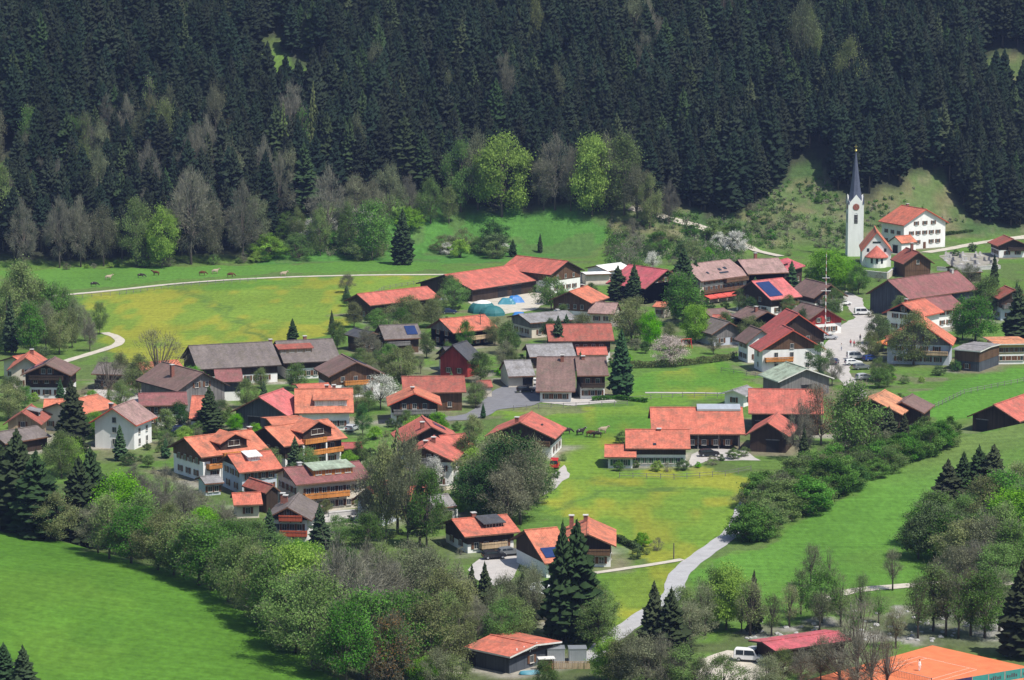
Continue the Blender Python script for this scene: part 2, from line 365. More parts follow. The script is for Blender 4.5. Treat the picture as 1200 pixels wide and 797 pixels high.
ca.data.foreach_set('color', np.concatenate((C.reshape(-1, 3), np.ones((nx * ny, 1))), 1).astype(np.float32).ravel())
me.polygons.foreach_set('use_smooth', np.ones(len(Q), bool))
m, t = newmat('meadow_and_soil')
a = N(t, 'ShaderNodeAttribute', attribute_name='soil'); tc = N(t, 'ShaderNodeTexCoord').outputs['Object']
mp = N(t, 'ShaderNodeMapping'); mp.inputs['Scale'].default_value = (1, .45, 1); t.links.new(tc, mp.inputs[0])
f = mathn(t, 'MULTIPLY', maprange(t, noise(t, .9, 6, mp.outputs[0], .65), .25, .75, .68, 1.30), maprange(t, noise(t, .06, 4, mp.outputs[0]), .3, .7, .88, 1.12))
mp2 = N(t, 'ShaderNodeMapping'); mp2.inputs['Scale'].default_value = (.06, .9, 1); mp2.inputs['Rotation'].default_value = (0, 0, .12); t.links.new(tc, mp2.inputs[0])
f = mathn(t, 'MULTIPLY', f, maprange(t, noise(t, .8, 4, mp2.outputs[0]), .3, .7, .88, 1.12))
finish(t, scalecol(t, a.outputs['Color'], f), .95, .1, noise(t, 1.6, 5, tc, .7), .6, .35)
me.materials.append(m)
tag(link('terrain', me), kind='structure')

# ------------------------------------------------------------------ roads, tracks and yards draped on the terrain
def mat_road(name, col, grass=0.0):
    m, t = newmat(name); tc = N(t, 'ShaderNodeTexCoord').outputs['Object']
    f = maprange(t, noise(t, .5, 6, tc, .65), .25, .75, .80, 1.16); c = scalecol(t, col, f)
    if grass:
        mx = N(t, 'ShaderNodeMix', data_type='RGBA'); t.links.new(maprange(t, noise(t, .35, 5, tc), .55, .7, 0, grass), mx.inputs[0])
        t.links.new(c, mx.inputs[6]); mx.inputs[7].default_value = (.09, .14, .035, 1); c = mx.outputs[2]
    finish(t, c, .9, .2, noise(t, 8, 3, tc), .3, .03); return m
ASPH = mat_road('grey_asphalt', (.35, .345, .345)); GRAV = mat_road('pale_gravel', (.46, .42, .35), .35); PAVE = mat_road('pale_paving', (.40, .375, .35)); DARKA = mat_road('dark_asphalt', (.17, .17, .18))
def resample(P, step):
    out = []
    for (a, b) in zip(P[:-1], P[1:]):
        n = max(1, int(np.hypot(*(b - a)) / step))
        out += [a + (b - a) * k / n for k in range(n)]
    return out + [P[-1]]
def smoothline(P, it=2):
    for _ in range(it):
        Qn = [P[0]]
        for a, b in zip(P[:-1], P[1:]): Qn += [a * .75 + b * .25, a * .25 + b * .75]
        P = Qn + [P[-1]]
    return P
def road(name, pts, w, m, off=.07, verge=None):
    P = resample(smoothline([ground(*p)[:2] for p in pts]), 1.5); v = []; nc = 5
    for i, p in enumerate(P):
        d = P[min(i + 1, len(P) - 1)] - P[max(i - 1, 0)]; d = d / np.hypot(*d); nrm = np.array((-d[1], d[0]))
        for k in range(nc):
            q = p + nrm * w * (k / (nc - 1) - .5) * (1 + .06 * math.sin(i * 1.7 + k)); v.append((q[0], q[1], 0))
    v = np.array(v); v[:, 2] = h(v[:, 0], v[:, 1]) + off
    b = MB(); b.add([tuple(q) for q in v], [(i * nc + k, i * nc + k + 1, (i + 1) * nc + k + 1, (i + 1) * nc + k) for i in range(len(P) - 1) for k in range(nc - 1)])
    o = b.obj(name, m); return tag(o, kind='structure')
def yard(name, pts, m, off=.05, seg=3.0):
    P = [ground(*p)[:2] for p in pts]; P = resample(P + [P[0]], seg)[:-1]
    P = [p + rng.normal(0, .25, 2) for p in P]
    bm = bmesh.new(); vs = [bm.verts.new((p[0], p[1], 0)) for p in P]; bm.faces.new(vs)
    bmesh.ops.triangulate(bm, faces=bm.faces[:], ngon_method='EAR_CLIP')
    for v_ in bm.verts: v_.co.z = h1(v_.co.x, v_.co.y) + off
    bmesh.ops.recalc_face_normals(bm, faces=bm.faces[:])
    me = bpy.data.meshes.new(name); bm.to_mesh(me); bm.free(); me.materials.append(m)
    return tag(link(name, me), kind='structure')
yard('village_street', [(948, 420), (962, 408), (976, 396), (985, 382), (1002, 372), (990, 356), (984, 347), (992, 341), (1010, 350), (1016, 364), (1030, 374), (1026, 390), (1016, 405), (1014, 415), (999, 421), (996, 436), (1008, 455), (1024, 470), (1010, 474), (990, 452), (980, 440), (962, 432)], PAVE)
road('asphalt_road', [(690, 775), (712, 752), (735, 735), (762, 716), (782, 706), (791, 694), (791, 680), (803, 665), (822, 651), (842, 637), (860, 624), (868, 610), (872, 596), (880, 585)], 3.5, ASPH, .09)
road('footpath', [(690, 673), (730, 667), (765, 662), (800, 656)], 1.6, GRAV, .10)
road('side_road', [(522, 491), (545, 490), (566, 484), (580, 470), (592, 458), (606, 452), (645, 455)], 5.5, DARKA, .08)
road('meadow_track', [(60, 347), (85, 345), (130, 341), (200, 333), (300, 326), (420, 322.5), (525, 322)], 2.6, GRAV, .10)
road('farm_track', [(62, 428), (85, 421), (105, 415), (128, 408), (142, 402), (138, 395), (122, 390)], 2.6, GRAV, .08)
road('forest_road', [(738, 244), (750, 247), (785, 257), (825, 268), (876, 285), (915, 301)], 3.0, GRAV, .25)
road('church_lane', [(1085, 296), (1112, 292), (1150, 284), (1200, 278), (1240, 274)], 4.0, GRAV, .10)
road('gravel_lane', [(960, 705), (990, 694), (1020, 690), (1060, 687), (1100, 684), (1200, 684), (1280, 684)], 3.0, GRAV, .10)
yard('drive', [(1088, 496), (1112, 500), (1122, 506), (1112, 516), (1100, 508)], PAVE)
yard('farm_yard', [(806, 548), (812, 533), (822, 526), (872, 527), (890, 540), (850, 540), (836, 538)], PAVE)
yard('gravel_yard', [(548, 668), (560, 655), (600, 648), (612, 655), (600, 682), (570, 690)], PAVE)
yard('hotel_terrace', [(350, 605), (385, 598), (440, 596), (440, 603), (400, 612), (362, 614)], PAVE, .06)
yard('stable_yard', [(96, 466), (118, 452), (200, 455), (172, 476), (140, 470)], PAVE)
yard('parking_yard', [(815, 800), (820, 772), (850, 762), (900, 766), (915, 775), (900, 792), (860, 805)], GRAV)
yard('lower_yard', [(480, 800), (500, 782), (540, 788), (545, 800), (520, 812)], GRAV)
yard('forecourt', [(575, 482), (590, 463), (632, 458), (640, 470), (620, 476)], DARKA, .10)
yard('house_path', [(636, 580), (648, 556), (662, 545), (668, 556), (652, 572)], PAVE)
yard('barn_yard', [(548, 354), (590, 343), (640, 340), (650, 350), (625, 364), (590, 368), (560, 363)], GRAV)
yard('front_yard', [(622, 470), (640, 466), (718, 465), (722, 471), (670, 476)], PAVE)
road('garden_path', [(756, 460.5), (800, 460.5), (862, 461.5)], 1.6, PAVE, .08)
# ------------------------------------------------------------------ house builder
def bis(fn, lo, hi):
    for _ in range(40):
        m_ = (lo + hi) / 2
        if fn(m_) > 0: lo = m_
        else: hi = m_
    return (lo + hi) / 2
def G(el, er, apex, ze, L, hd=None):
    """gable towards the viewer: the two eave corners of its front edge, height of the apex in the picture"""
    p1 = at_h(*px(el), ze); p2 = at_h(*px(er), ze); mid = (p1 + p2) / 2
    if hd is None:
        d = p2 - p1; hv = np.array((-d[1], d[0])); hv = hv / np.hypot(*hv)
    else: hv = np.array((math.sin(R(hd)), math.cos(R(hd))))
    perp = np.array((hv[1], -hv[0])); W = abs(np.dot(p2 - p1, perp))
    g0 = h1(*mid); zr = bis(lambda z: proj(mid[0], mid[1], z)[1] - yy(apex), g0 + ze, g0 + ze + 14) - g0
    zr = ze + min(max(zr - ze, .10 * W), .62 * W)
    c = mid + hv * L / 2
    return dict(c=c, rot=math.atan2(hv[1], hv[0]), L=L, wf=W / 2, wb=W / 2, zr=zr, zf=ze, zb=ze, kind='G')
def S(el, er, ridge, ze, wf, wb=None, hd=None, L=None):
    """long side towards the viewer: both ends of its front eave, height of the ridge middle in the picture, depth eave to ridge"""
    p1 = at_h(*px(el), ze); p2 = at_h(*px(er), ze)
    if hd is not None:
        L_ = np.hypot(*(p2 - p1)) if L is None else L; xd = np.array((math.cos(R(hd)), math.sin(R(hd))))
        mid = (p1 + p2) / 2; L_ = abs((p2 - p1)[0]) / abs(xd[0]) if L is None else L
        p1 = mid - xd * L_ / 2; p2 = mid + xd * L_ / 2
    d = p2 - p1; L = np.hypot(*d); xd = d / L; n = np.array((-xd[1], xd[0])); c = (p1 + p2) / 2 + n * wf
    g0 = h1(*c); zr = bis(lambda z: proj(c[0], c[1], z)[1] - yy(ridge), g0 + ze - 1, g0 + ze + 14) - g0
    zr = ze + min(max(zr - ze, .03 * wf), 1.0 * wf)
    wb = wf if wb is None else wb
    return dict(c=c, rot=math.atan2(xd[1], xd[0]), L=L, wf=wf, wb=wb, zr=zr, zf=ze, zb=zr - (zr - ze) * wb / wf, kind='S')
def G2(apex, zr, hd, wl, wr, L, pitch=25):
    """front end of the ridge in the picture, its height, heading of the ridge (degrees right of straight away), half widths"""
    p = at_h(*px(apex), zr); hv = np.array((math.sin(R(hd)), math.cos(R(hd)))); tp = math.tan(R(pitch)); c = p + hv * L / 2
    return dict(c=c, rot=math.atan2(hv[1], hv[0]), L=L, wf=wr, wb=wl, zr=zr, zf=zr - wr * tp, zb=zr - wl * tp, kind='G')
def clip(sec, z, above):
    out = []
    for i in range(len(sec)):
        a, b = sec[i], sec[(i + 1) % len(sec)]; ia = (a[1] >= z) == above; ib = (b[1] >= z) == above
        if ia: out.append(a)
        if ia != ib and abs(b[1] - a[1]) > 1e-9:
            k = (z - a[1]) / (b[1] - a[1]); out.append((a[0] + k * (b[0] - a[0]), z))
    return out
_wm = {}
def window_meshes(w, hh, shut, fm):
    key = (w, hh, shut, fm)
    if key not in _wm:
        b = MB(); k = .07
        b.box(-w / 2, w / 2, -.06, .02, -hh / 2, -hh / 2 + k); b.box(-w / 2, w / 2, -.06, .02, hh / 2 - k, hh / 2)
        b.box(-w / 2, -w / 2 + k, -.055, .02, -hh / 2 + k, hh / 2 - k); b.box(w / 2 - k, w / 2, -.055, .02, -hh / 2 + k, hh / 2 - k)
        b.box(-.025, .025, -.05, .02, -hh / 2 + k, hh / 2 - k)
        b.box(-w / 2 - .08, w / 2 + .08, -.14, .02, -hh / 2 - .08, -hh / 2 - .003)
        if shut:
            for sg in (-1, 1):
                x0 = sg * (w / 2 + .04); x1 = sg * (w / 2 + .04 + w * .48); b.box(min(x0, x1), max(x0, x1), -.05, .0, -hh / 2, hh / 2, 1)
        f_ = b.mesh('window', [M[fm], M['shut_br' if shut != 'g' else 'shut_gr']])
        b = MB(); b.box(-w / 2 + k, w / 2 - k, -.02, .015, -hh / 2 + k, hh / 2 - k); p_ = b.mesh('pane', [M['glass']])
        _wm[key] = (f_, p_)
    return _wm[key]
def body(root, P, base, roof='orange', wall='white', timber='dark', tz=2.7, og=1.0, oe=1.0, win=None, shut='b', door=None, verge='verge', chim=(), balc=(), posts=0,
         solar=(), sky_=(), dormer=(), gate=None, th=.26, panes=True, frame='frame', openfront=False, tag_roof=None):
    """parts of one building under root, in a local frame whose x runs along the ridge and whose -y is the front slope"""
    L, wf, wb, zr, zf, zb = P['L'], P['wf'], P['wb'], P['zr'], P['zf'], P['zb']
    og = min(og, L * .12); oe = min(oe, .3 * min(wf, wb))
    # frame of this body inside the root's frame
    rz, (bx, by) = base['rot'], base['c']
    dx, dy = P['c'][0] - bx, P['c'][1] - by
    loc = (dx * math.cos(-rz) - dy * math.sin(-rz), dx * math.sin(-rz) + dy * math.cos(-rz), 0); rot = P['rot'] - rz
    def put(o):
        o.location = Vector(loc) + Matrix.Rotation(rot, 3, 'Z') @ Vector(o.location); o.rotation_euler.z += rot; return o
    tf, tb = (zr - zf) / wf, (zr - zb) / wb
    rz_ = lambda y: zr - (-y * tf if y < 0 else y * tb)
    b = MB(); b.prism([(-wf, zf), (0, zr), (wb, zb), (wb, zb - th), (0, zr - th), (-wf, zf - th)], -L / 2, L / 2, 'x', 0, 1)
    nq = len(b.f) - 8
    b.m[-8 + 2] = 1; b.m[-8 + 5] = 1; b.m[-8 + 3] = 1; b.m[-8 + 4] = 1
    b.box(-L / 2, L / 2, -.18, .18, zr - .03, zr + .10)
    put(b.obj('roof', [ROOF[roof], M[verge]], root))
    x0, x1, a0, a1 = -L / 2 + og, L / 2 - og, -wf + oe, wb - oe
    sec = [(a0, -1.0), (a1, -1.0), (a1, rz_(a1) - th - .01), (0, zr - th - .01), (a0, rz_(a0) - th - .01)]
    if openfront:
        o_ = MB(); o_.box(x0, x1, a1 - .25, a1, -1, rz_(a1) - th - .05)
        o_.box(x0, x0 + .25, a0 + 3.2, a1 - .26, -1, min(rz_(a0), rz_(a1)) - th - .3); o_.box(x1 - .25, x1, a0 + 3.2, a1 - .26, -1, min(rz_(a0), rz_(a1)) - th - .3)
        o_.box(x0 + .26, x1 - .26, a0 + 5.0, a0 + 5.2, -1, zf + .4)
        put(o_.obj('wall', M[wall], root))
        k = int(L / 4.5)
        for i in range(k + 1):
            o_ = MB(); xx = x0 + .2 + (x1 - x0 - .4) * i / k; o_.box(-.13, .13, -.13, .13, -.5, rz_(a0 + .1) - th); q = o_.obj('post', M['weather'], root); q.location = (xx, a0 + .1, 0); put(q)
    else:
        low = clip(sec, tz, False); up = clip(sec, tz, True)
        if tz > -1 and len(low) >= 3: q = MB(); q.prism(low, x0, x1); put(q.obj('wall', M[wall], root))
        if len(up) >= 3:
            e = .05; q = MB(); q.prism([(u + (-e if u < -.1 else e if u > .1 else 0), z_) for u, z_ in up], x0 - e, x1 + e); put(q.obj('upper_wall', M[timber], root))
    # which walls look towards the camera
    walls = {}
    for nm, (n_, ln, org) in {'f': ((0, -1), x1 - x0, (0, a0)), 'b': ((0, 1), x1 - x0, (0, a1)), 'g0': ((-1, 0), a1 - a0, (x0, (a0 + a1) / 2)), 'g1': ((1, 0), a1 - a0, (x1, (a0 + a1) / 2))}.items():
        ca_, sa_ = math.cos(P['rot']), math.sin(P['rot'])
        wx, wy = n_[0] * ca_ - n_[1] * sa_, n_[0] * sa_ + n_[1] * ca_
        vis = -(wx * P['c'][0] + wy * P['c'][1]) / np.hypot(*P['c'])
        walls[nm] = (n_, ln, org, vis)
    def wplace(o, nm, u, z_, out=.06):
        n_, ln, org, _ = walls[nm]
        ang = {'f': 0, 'b': math.pi, 'g0': -math.pi / 2, 'g1': math.pi / 2}[nm]
        ux, uy = math.cos(ang), math.sin(ang)
        o.location = (org[0] + ux * u + n_[0] * out, org[1] + uy * u + n_[1] * out, z_); o.rotation_euler = (0, 0, ang); return put(o)
    used_doors = []
    def add_win(nm, u, z_, w=1.0, hh=1.2, sh=None):
        sh = shut if sh is None else sh
        fmesh, pm = window_meshes(round(w, 2), round(hh, 2), sh, frame)
        o = link('window', fmesh, root)
        if panes: link('pane', pm, o)
        wplace(o, nm, u, z_, .075)
    if gate:
        for nm, u, w, hh in gate:
            q = MB(); q.box(-w / 2, w / 2, -.04, .04, -.1, hh); q.box(-w / 2 - .15, w / 2 + .15, -.1, .04, hh + .003, hh + .2, 1); o = q.obj('gate', [M['black'], M['weather']], root); wplace(o, nm, u, .0, .08)
    if door:
        for nm, u in door:
            q = MB(); q.box(-.5, .5, -.05, .05, 0, 2.05, 0); o = q.obj('door', M['shut_br'], root); wplace(o, nm, u, .02, .07)
    if win is None:
        win = {}
        for nm in walls:
            if walls[nm][3] < .18: continue
            top = rz_(a0 if nm == 'f' else a1) - th if nm in 'fb' else zf
            rows = max(1, int((top - .2) / 2.6)); n_ = max(1, int(walls[nm][1] / 2.9))
            win[nm] = [(1.5 + 2.6 * k, n_) for k in range(rows) if 1.5 + 2.6 * k + .7 < top]
            if nm in ('g0', 'g1') and zr - zf > 2.3: win[nm].append((1.5 + 2.6 * rows, 2 if walls[nm][1] > 8 else 1))
    for nm, rows in win.items():
        ln = walls[nm][1]
        for row in rows:
            z_, n_ = row[0], row[1]; w = row[2] if len(row) > 2 else .95; span = row[3] if len(row) > 3 else .84
            full = ln * span
            if nm in ('g0', 'g1'):
                lim = max(.2, 1 - max(0, z_ + .8 - zf) / max(.1, zr - zf)); full = ln * min(span, lim * .8)
            for i in range(n_):
                u = 0 if n_ == 1 else -full / 2 + full * (i + .5) / n_
                if door and any(d[0] == nm and abs(d[1] - u) < 1.2 and z_ < 2.3 for d in door): continue
                add_win(nm, u, z_, w)
    for nm, z_, u0, u1, mt in balc:
        ln = walls[nm][1]; U0, U1 = ln * (u0 - .5), ln * (u1 - .5); d = 1.2
        q = MB(); q.box(U0, U1, -d, 0, -.16, -.02)
        for k in range(int((U1 - U0) / 2) + 1): xx = U0 + .1 + (U1 - U0 - .2) * k / max(1, int((U1 - U0) / 2)); q.box(xx - .07, xx + .07, -d + .1, 0, -.4, -.165)
        o = q.obj('balcony', M['dark'], root)
        q = MB(); q.box(U0, U1, -d - .06, -d, -.1, .62); q.box(U0 - .05, U1 + .05, -d - .12, -d + .04, .68, .98); q.box(U0 - .06, U0, -d, 0, -.1, .9); q.box(U1, U1 + .06, -d, 0, -.1, .9)
        q.obj('railing', M[mt], o)
        wplace(o, nm, 0, z_, .06)
    for nm, z_, us in ([posts] if posts else []):
        for u in us:
            q = MB(); q.box(-.16, .16, -1.25, -.93, -.1, z_); o = q.obj('post', M['white'], root); wplace(o, nm, u, 0, .06)
    for xx, y_, hh in chim:
        zz = rz_(y_); q = MB(); q.box(-.38, .38, -.38, .38, zz - .6, zr + hh); o = q.obj('chimney', M['brick' if roof not in ('grey', 'maroon') else 'concrete'], root); o.location = (xx * L / 2, y_, 0)
        q = MB(); q.box(-.5, .5, -.5, .5, zr + hh + .003, zr + hh + .12); q.obj('chimney_cap', M['concrete'], o); put(o)
    for typ, xa, xb, ya, yb_ in [('solar_panel',) + tuple(s_) for s_ in solar] + [('skylight',) + tuple(s_) for s_ in sky_]:
        X0, X1 = xa * L / 2, xb * L / 2; ys = [ya * (wf if ya < 0 else wb), yb_ * (wf if ya < 0 else wb)]; q = MB()
        v = [(X0, ys[0], rz_(ys[0]) + .05), (X1, ys[0], rz_(ys[0]) + .05), (X1, ys[1], rz_(ys[1]) + .05), (X0, ys[1], rz_(ys[1]) + .05)]
        v += [(a_, b_, c_ + .12) for a_, b_, c_ in v]
        q.add(v, [(3, 2, 1, 0), (4, 5, 6, 7), (0, 1, 5, 4), (1, 2, 6, 5), (2, 3, 7, 6), (3, 0, 4, 7)])
        put(q.obj(typ, M['solar'] if typ == 'solar_panel' else M['glass'], root))
    for dm in dormer:
        ty, xc, wd, yf, hd_ = dm[:5]; mt = dm[5] if len(dm) > 5 else timber; rf = dm[6] if len(dm) > 6 else roof
        XC = xc * L / 2; Y0 = -yf * wf; zb0 = rz_(Y0)
        if ty == 'gable':
            zt = zb0 + hd_; rise = wd * .24; yb2 = -(zr - (zt + rise)) / tf; yb2 = min(yb2, -.05)
            ye = -(zr - zt) / tf
            q = MB(); q.add([(XC - wd / 2, Y0, zb0 - .4), (XC + wd / 2, Y0, zb0 - .4), (XC + wd / 2, Y0, zt), (XC, Y0, zt + rise), (XC - wd / 2, Y0, zt),
                             (XC - wd / 2, ye, zt - .05), (XC + wd / 2, ye, zt - .05), (XC, yb2, zt + rise - .05), (XC - wd / 2, ye, zb0 - .4), (XC + wd / 2, ye, zb0 - .4)],
                            [(0, 1, 2, 3, 4), (1, 9, 6, 2), (0, 4, 5, 8), (2, 6, 7, 3), (4, 3, 7, 5), (5, 7, 6, 9, 8), (0, 8, 9, 1)])
            o = q.obj('dormer', M[mt], root); o.location = (0, 0, 0)
            q = MB(); ov = .7; zz = lambda u: zt + rise + .22 - abs(u) * (rise / (wd / 2)); e_ = wd / 2 + .6
            ybk = lambda u: min(-(zr - zz(u)) / tf + .25, -.02)
            v = []
            for u in (-e_, 0, e_):
                for y_ in (Y0 - ov, ybk(u)): v += [(XC + u, y_, zz(u)), (XC + u, y_, zz(u) - .2)]
            q.add(v, [(0, 2, 6, 4), (4, 6, 10, 8), (1, 5, 7, 3), (5, 9, 11, 7), (0, 4, 5, 1), (4, 8, 9, 5), (0, 1, 3, 2), (8, 10, 11, 9), (2, 3, 7, 6), (6, 7, 11, 10)], 0)
            q.obj('dormer_roof', [ROOF[rf]], o)
            fmesh, pm = window_meshes(round(wd * .45, 1), 1.1, '', frame); w_ = link('window', fmesh, o); w_.location = (XC, Y0 - .03, zt - .35)
            put(o)
        else:
            zt = zb0 + hd_; yb2 = -(zr - (zt + .5)) / tf; yb2 = min(yb2, -.1)
            q = MB(); q.add([(XC - wd / 2, Y0, zb0 - .4), (XC + wd / 2, Y0, zb0 - .4), (XC + wd / 2, Y0, zt), (XC - wd / 2, Y0, zt), (XC - wd / 2, yb2, zb0 - .4), (XC + wd / 2, yb2, zb0 - .4), (XC + wd / 2, yb2, zt + .45), (XC - wd / 2, yb2, zt + .45)],
                            [(0, 1, 2, 3), (1, 5, 6, 2), (0, 3, 7, 4), (3, 2, 6, 7), (4, 7, 6, 5), (0, 4, 5, 1)])
            o = q.obj('dormer', M[mt], root)
            q = MB(); v = [(XC - wd / 2 - .4, Y0 - .5, zt - .02), (XC + wd / 2 + .4, Y0 - .5, zt - .02), (XC + wd / 2 + .4, yb2 + .3, zt + .58), (XC - wd / 2 - .4, yb2 + .3, zt + .58)]
            v += [(a_, b_, c_ + .18) for a_, b_, c_ in v]; q.add(v, [(3, 2, 1, 0), (4, 5, 6, 7), (0, 1, 5, 4), (1, 2, 6, 5), (2, 3, 7, 6), (3, 0, 4, 7)])
            q.obj('dormer_roof', [ROOF[rf]], o)
            k = max(1, int(wd / 1.8)); fmesh, pm = window_meshes(1.2, .9, '', frame)
            for i in range(k):
                w_ = link('window', fmesh, o); w_.location = (XC - wd / 2 + wd * (i + .5) / k, Y0 - .03, (zb0 + zt) / 2 + .05)
            put(o)
    return put, wplace
HOUSES = {}
def house(name, label, cat, P, subs=(), **kw):
    g = h1(P['c'][0], P['c'][1])
    root = empty(name, (P['c'][0], P['c'][1], g), P['rot'])
    tag(root, label, cat, {'house': 'houses of the village', 'barn': 'farm barns of the village', 'shed': 'sheds and garages between the houses'}.get(cat))
    fn = body(root, P, P, **kw)
    for sp in subs:
        sp = dict(sp); Q_ = sp.pop('P'); body(root, Q_, P, **{**{k: v for k, v in kw.items() if k in ('roof', 'wall', 'timber', 'tz', 'verge', 'shut')}, **sp})
    HOUSES[label] = (root, P); print('HOUSE %-50s L%.1f W%.1f+%.1f zr%.1f ze%.1f rot%.0f c(%.0f,%.0f)' % (label[:50], P['L'], P['wf'], P['wb'], P['zr'], P['zf'], math.degrees(P['rot']), *P['c']))
    return root, fn
# ------------------------------------------------------------------ the houses, from the left edge of the village to the right
H = house
H('house', 'white chalet with dark timber gable and brown roof at the left edge', 'house', G('a190,395', 'a665,400', 'a292', 5.6, 11), roof='brown', tz=2.6, balc=[('g0', 4.6, .1, .9, 'dark')], win={'g0': [(1.5, 3), (4.2, 3), (6.4, 2)]}, solar=[(-.2, .9, .2, .8)])
H('house', 'house with a bright red roof behind the white chalet at the left edge', 'house', G('a60,352', 'a420,350', 'a232', 4.6, 13), roof='redorange', wall='cream', tz=9, chim=[(.2, -.6, .7)],
  subs=[dict(P=S('a250,300', 'a445,268', 'a207', 4.4, 5), roof='redorange')])
H('barn', 'small grey-brown roofed stable with pale front wall beside the bare yard trees', 'barn', S('a850,382', '150.5,439.5', 425.5, 3.9, 5), roof='greybrown', wall='palewood', tz=2.4, gate=[('f', -3, 2.2, 2.2)])
H('shed', 'low shed with an orange roof behind the bare tree near the long dark barn', 'shed', S('b240,402', 'b640,368', 'b268', 3.6, 6), roof='orange', wall='brown', tz=0, win={})
H('barn', 'weathered grey gabled barn with a big brown roof left of the long dark barn', 'barn', G('b540,548', 'b1035,492', 'b370', 5.2, 19), roof='brown', wall='weather', timber='weather', tz=0, win={'g0': [(6.0, 2)]}, chim=[(-.1, 3.2, .9)], verge='vergedark',
  subs=[dict(P=S('b900,462', 'b1160,455', 'b342', 4.6, 6), roof='maroon', wall='white', timber='slate', tz=2.2, win={})])
H('house', 'low white house with dark upper storey and faded maroon roof left of the garden spruce', 'house', S('b180,683', 'b640,672', 'b560', 4.7, 6.5), roof='maroon', tz=2.5, win={'f': [(1.4, 3), (3.5, 5, .8)]}, gate=[('f', -2.5, 2.4, 2.2)], og=.6,
  subs=[dict(P=S('b648,800', 'b790,800', 'b588', 3.2, 6.5), roof='redorange', wall='white', tz=2.4, win={})])
H('barn', 'very long dark barn with brown-grey roof at the edge of the dandelion meadow', 'barn', S('b725,342', 'c478,300', 402.6, 4.2, 9), roof='greybrown', wall='white', timber='dark', tz=2.2, og=.8, verge='vergedark', win={'f': [(1.3, 7)]}, gate=[('f', -4, 3, 2.6)], chim=[(.98, .5, .4)],
  subs=[dict(P=S('c497,284', 'c1040,258', 398.2, 4.2, 9), roof='greybrown', wall='white', timber='dark', tz=2.6, win={'f': [(1.4, 6)]}, chim=[(.05, 0.5, .8)], dormer=[('shed', -.45, 8, .55, .9, 'palewood', 'dullred')])])
H('house', 'brown-roofed chalet with honey coloured balcony and solar panels right of the long dark barn', 'house', G('c915,412', 'g490,622', 'g512', 5.2, 13), roof='brown', tz=3.0, timber='brown', balc=[('g0', 3.1, .25, .75, 'honey')], win={'g0': [(1.5, 3), (4.3, 3)]}, solar=[(.05, .75, -.15, -.62)])
H('barn', 'grey timber barn with a big doorway and pink metal roof', 'barn', G('d635,100', 'd1175,140', 465, 3.6, 12), roof='pink', wall='slate', timber='slate', tz=0, gate=[('g0', -1.6, 3.0, 2.7)], win={}, verge='verge')
H('house', 'white house with long white shed dormer in its orange roof', 'house', S('c600,752', 'c1155,745', 'c522', 4.0, 7.5), roof='orange', tz=9, dormer=[('shed', .22, 7.0, .72, 1.3, 'white', 'orange')], chim=[(.35, 1.0, .6), (.1, 1.4, .5)], win={'f': [(1.5, 6)], 'g1': [(1.5, 2)]},
  subs=[dict(P=S('c655,545', 'c965,530', 'c476', 4.4, 5), roof='redorange', win={})])
H('house', 'leftmost apartment chalet with orange roof, gabled dormer and dark timber gable', 'house', S('d365,527', 'd1005,447', 'd303', 5.2, 7), roof='orange', tz=4.0, timber='brown', dormer=[('gable', .05, 6, .8, 1.6, 'dark')], balc=[('f', 2.7, .05, .28, 'honey'), ('f', 4.6, .3, .62, 'honey')], posts=('f', 4.2, [-7.5, -3.2]), win={'f': [(1.4, 4), (3.9, 4)], 'g0': [(1.4, 3), (3.9, 4)]}, chim=[(.95, 0.2, .5)],
  subs=[dict(P=S('240,567', '263,565', 557.5, 2.6, 3), roof='grey', wall='blueg', tz=9, win={'f': [(1.3, 2)]})])
H('house', 'apartment chalet with bright orange roof and white metal dormer in front of the others', 'house', S('d720,670', 'f575,72', 'd480', 4.7, 6), roof='redorange', wall='blueg', tz=5.2, timber='dark', dormer=[('shed', -.02, 2.4, .45, .8, 'white', 'white')], win={'f': [(1.4, 4), (3.6, 4, .8)], 'g0': [(1.4, 2), (3.9, 3)]})
H('house', 'apartment chalet with two honey coloured balconies on white posts under an orange gabled dormer', 'house', S('e180,425', 'e778,342', 'e205', 5.4, 7), roof='orange', tz=2.6, timber='dark', dormer=[('gable', .15, 7, .82, 1.7, 'dark')], balc=[('f', 2.9, .28, .98, 'honey'), ('f', 5.3, .3, .68, 'honey')], posts=('f', 5.0, [-3.2, 2.4]), win={'f': [(1.4, 5), (4.1, 5)], 'g0': [(1.5, 3), (4.1, 3)]}, chim=[(.2, .3, .6)],
  subs=[dict(P=S('e70,225', 'e405,205', 'e152', 5.4, 5), roof='orange', win={})])
H('hotel', 'guest house with maroon roof, long orange balcony and green shed dormer', 'hotel', S('f690,225', 'e1010,717', 'e592', 5.8, 6.5), roof='maroon', wall='cream', tz=9, dormer=[('shed', .1, 8.0, .62, 1.15, 'honey', 'greengrey')], balc=[('f', 2.9, .06, .72, 'honey')], posts=('f', 2.8, [-8.5]), win={'f': [(1.4, 7), (4.1, 7)], 'g0': [(1.4, 4), (4.1, 4), (6.3, 3)]}, chim=[(-.55, .4, .6)])
H('house', 'grey-roofed chalet with two red-brown balconies on its gable beside the creek trees', 'house', G('f385,548', 'f838,557', 594.2, 4.4, 13), roof='greybrown', tz=4.2, timber='dark', balc=[('g0', 4.3, .28, .88, 'redbalc'), ('g0', 1.5, .3, 1.0, 'redbalc')], win={'g0': [(2.9, 4), (5.6, 2)]}, chim=[(.55, 2.5, .4), (.2, 1.6, .5)])
